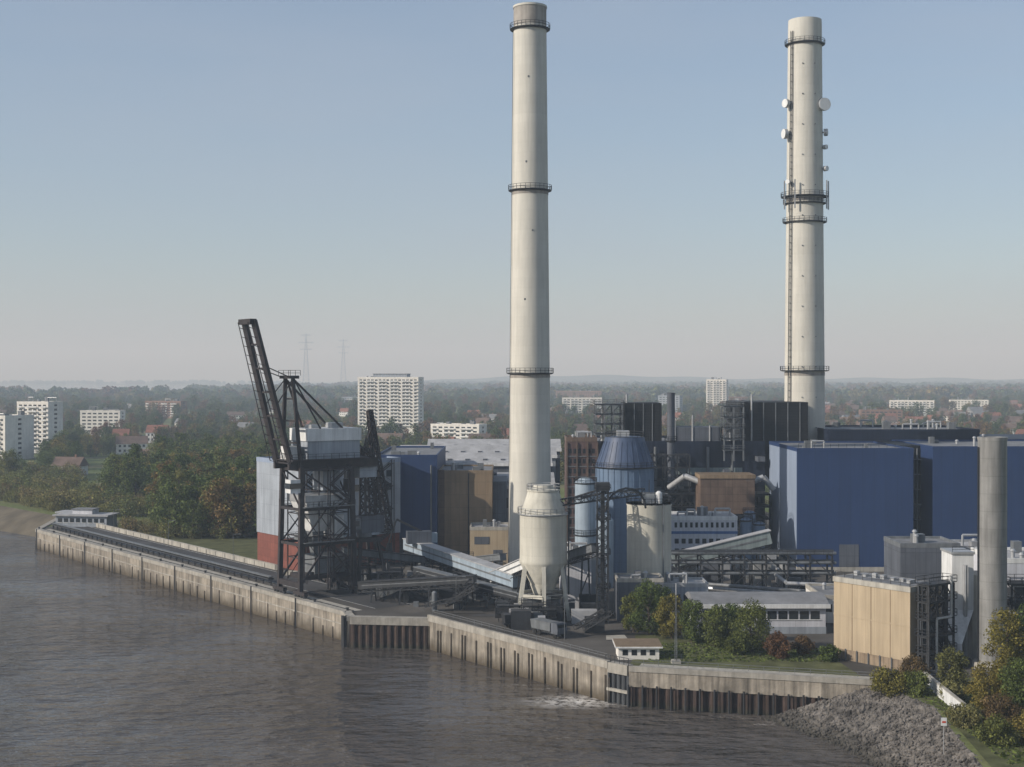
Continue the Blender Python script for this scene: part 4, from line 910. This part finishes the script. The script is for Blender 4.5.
def clump_mesh(name, seed):
    g = np.random.default_rng(seed); V = []; F = []
    for t in range(16):
        cx, cy = g.uniform(-40, 40), g.uniform(-12, 12); h = g.uniform(11, 21); r = g.uniform(5, 9)
        for i in range(90):
            d = g.normal(size=3); d /= np.linalg.norm(d); p = np.array([cx, cy, h*.58])+d*np.array([r, r, h*.42])*g.uniform(.75, 1.05)
            a = g.normal(size=3); a /= np.linalg.norm(a); b = np.cross(a, d); b /= np.linalg.norm(b)+1e-9; s = g.uniform(1.2, 2.6); m = len(V)
            V.extend([tuple(p-a*s), tuple(p-b*s), tuple(p+a*s), tuple(p+b*s)]); F.append((m, m+1, m+2, m+3))
    me = bpy.data.meshes.new(name); me.from_pydata(V, [], F); me.materials.append(leaf_mix); me.update(); return me
cl = [clump_mesh('tree_belt', s) for s in (31, 32, 33)]; fp = []
for i in range(1900):
    y = 2700+7500*rr.random()**1.3; x = rr.uniform(-.5, .5)*y
    if x < -.235*y and y > 3500: continue
    if x < -850 and y > 4100: continue
    fp.append((x, y, 0, rr.uniform(.8, 1.6)))
for i in range(120): fp.append((rr.uniform(-7000, -1500), rr.uniform(9600, 11000), -5, rr.uniform(1, 1.8)))
e = bpy.data.objects.new('distant_tree_belts', None); sc.collection.objects.link(e); scatter(e, cl, fp, 3)

V = []; F = []; nx = 160; rr = random.Random(8)
ph = [rr.uniform(0, 6.28) for _ in range(6)]
for j, (yy, hh) in enumerate(((8700, 0), (9300, 1), (10500, 0))):
    for i in range(nx+1):
        x = -1300+8300*i/nx
        z = (42+8*math.sin(x/900+ph[0])+6*math.sin(x/330+ph[1])+4*math.sin(x/90+ph[2]))*min(1, max(0, (x+1300)/1200)); z = max(z, 10)
        V.append((x, yy, -3+z*hh*1.15))
for j in range(2):
    for i in range(nx): F.append((j*(nx+1)+i, j*(nx+1)+i+1, (j+1)*(nx+1)+i+1, (j+1)*(nx+1)+i))
obj_from('hills', V, F, [M('wooded_hill', (.055, .07, .035), 1, .3, .01, 0)])

def near(name, x, y, h, r, leaf, seed, n=5200, ls=.2, low=.08, k=20, z=0):
    me = tree_mesh(name, seed, h, r, n, ls, leaf, low, k); o = bpy.data.objects.new(name, me); o.location = (x, y, z); sc.collection.objects.link(o)
near('birch_tree', 26.6, 271, 10.5, 3.6, leaf_gr, 41); near('birch_tree', 30.5, 267, 8.5, 3.0, leaf_ye, 42); near('hazel_tree', 33.8, 263, 8.0, 3.0, leaf_gr, 43); near('hazel_tree', 37.5, 259, 7.2, 3.0, leaf_gr, 44)
near('maple_tree', 43.5, 255, 8.6, 4.3, leaf_gr, 45, 6500); near('rowan_bush', 47.5, 249, 4.2, 2.4, leaf_re, 46, 3500); near('rowan_bush', 40.5, 252, 3.4, 2.2, leaf_gr, 47, 3000); near('birch_tree', 23.8, 274, 7.5, 2.6, leaf_gr, 48)
near('birch_tree', 29, 274, 9.5, 3.2, leaf_gr, 71); near('hazel_tree', 40.5, 262, 7.5, 3.0, leaf_wd, 72)
near('willow_bush', 59.8, 222, 3.6, 3.0, leaf_ye, 51, 4200, .18, .02); near('willow_bush', 63.8, 220, 3.4, 2.6, leaf_gr, 52, 3600, .18, .02); near('willow_bush', 66.0, 230, 4, 2.5, leaf_re, 53, 3600, .18, .02)
near('poplar_tree', 76, 214, 14.5, 4.0, leaf_ye, 54, 8000, .2, .05, 26); near('poplar_tree', 80.5, 217, 15.5, 4.2, leaf_gr, 55, 8000, .2, .05, 26); near('rowan_bush', 71.5, 209, 7, 3.4, leaf_ye, 56, 6000, .18, .02); near('willow_bush', 69.5, 199, 4.5, 3.2, leaf_re, 57, 5000, .18, .02)
near('hazel_tree', 74.5, 203, 9, 4, leaf_gr, 58, 7000, .2, .03); near('rowan_bush', 52.5, 252, 3.2, 2.0, leaf_re, 59, 2600); near('willow_bush', 56, 246, 2.6, 1.8, leaf_gr, 60, 2600); near('birch_tree', 71, 226, 6, 2.6, leaf_mix, 61, 4200)
near('willow_bush', 66, 190, 3.6, 2.6, leaf_gr, 62, 4200, .18, .02); near('willow_bush', 64.5, 200, 3, 2.4, leaf_sh, 66, 3600, .17, .02); near('willow_bush', 68, 216, 2.6, 2.2, leaf_sh, 67, 3000, .17, .02); near('willow_bush', 71, 190, 5, 3.4, leaf_ye, 68, 5000, .18, .02)
V = []; F = []; rr = random.Random(15)
def tuss(n, fx):
    for i in range(n):
        x, y = fx(); s = rr.uniform(.15, .45); an = rr.random()*3.14; m = len(V); hgt = rr.uniform(.1, .35)
        dx, dy = math.cos(an)*s, math.sin(an)*s; V.extend([(x-dx, y-dy, .04), (x+dx, y+dy, .04), (x+dx*.6, y+dy*.6, hgt), (x-dx*.7, y-dy*.7, hgt*.8)]); F.append((m, m+1, m+2, m+3))
tuss(2200, lambda: (rr.uniform(24, 56), rr.uniform(245, 262))); tuss(3000, lambda: (rr.uniform(64, 80), rr.uniform(180, 228)))
obj_from('rough_grass', V, F, [leaf_gr])

# ---------------------------------------------------------------- atmosphere
hz = obj_from('haze', [(-12000,-1500,-6.5),(12000,-1500,-6.5),(12000,16000,-6.5),(-12000,16000,-6.5),(-12000,-1500,330),(12000,-1500,330),(12000,16000,330),(-12000,16000,330)],
              [(0,3,2,1),(4,5,6,7),(0,1,5,4),(1,2,6,5),(2,3,7,6),(3,0,4,7)], [])
hm = bpy.data.materials.new('haze_volume'); hm.use_nodes = True; nt = hm.node_tree; nt.nodes.remove(nt.nodes['Principled BSDF'])
vs_ = nt.nodes.new('ShaderNodeVolumeScatter'); vs_.inputs['Color'].default_value = (.68, .83, 1.0, 1); vs_.inputs['Density'].default_value = .00021; vs_.inputs['Anisotropy'].default_value = 0
lk(nt, vs_.outputs[0], nt.nodes['Material Output'].inputs['Volume']); hz.data.materials.append(hm)

# ---------------------------------------------------------------- light
el = math.radians(27); hd = Vector((-.93, -.37)).normalized()
Sv = Vector((hd.x*math.cos(el), hd.y*math.cos(el), math.sin(el)))
ld = bpy.data.lights.new('sun', 'SUN'); ld.energy = 4.9; ld.angle = math.radians(.55); ld.color = (1, .93, .83)
lo = bpy.data.objects.new('sun', ld); sc.collection.objects.link(lo); lo.rotation_euler = Sv.to_track_quat('Z', 'Y').to_euler()
w = bpy.data.worlds.new('World'); sc.world = w; w.use_nodes = True; nt = w.node_tree
sk = nt.nodes.new('ShaderNodeTexSky'); sk.sky_type = 'NISHITA'; sk.sun_disc = False; sk.sun_elevation = el; sk.sun_rotation = math.atan2(hd.x, hd.y); sk.air_density = 1.0; sk.dust_density = 1.0; sk.ozone_density = 2.5; sk.altitude = 50
tc = nt.nodes.new('ShaderNodeTexCoord'); mp = nt.nodes.new('ShaderNodeVectorMath'); mp.operation = 'MULTIPLY'; lk(nt, tc.outputs['Generated'], mp.inputs[0]); mp.inputs[1].default_value = (1, 1, 4.5)
cf = maprange(nt, noise_n(nt, mp.outputs[0], 3.2, 5, .5), .42, .72, .34, .52)   # thin high veil of cloud
lk(nt, mixc(nt, cf, sk.outputs[0], (3.3, 3.75, 4.5)), nt.nodes['Background'].inputs[0]); nt.nodes['Background'].inputs[1].default_value = .125

cd = bpy.data.cameras.new('camera'); cd.sensor_width = 36; cd.lens = 49.2; cd.clip_end = 40000; cd.clip_start = 1
co = bpy.data.objects.new('camera', cd); co.location = (0, 0, 50); co.rotation_euler = (math.radians(90-.27), 0, 0); sc.collection.objects.link(co); sc.camera = co
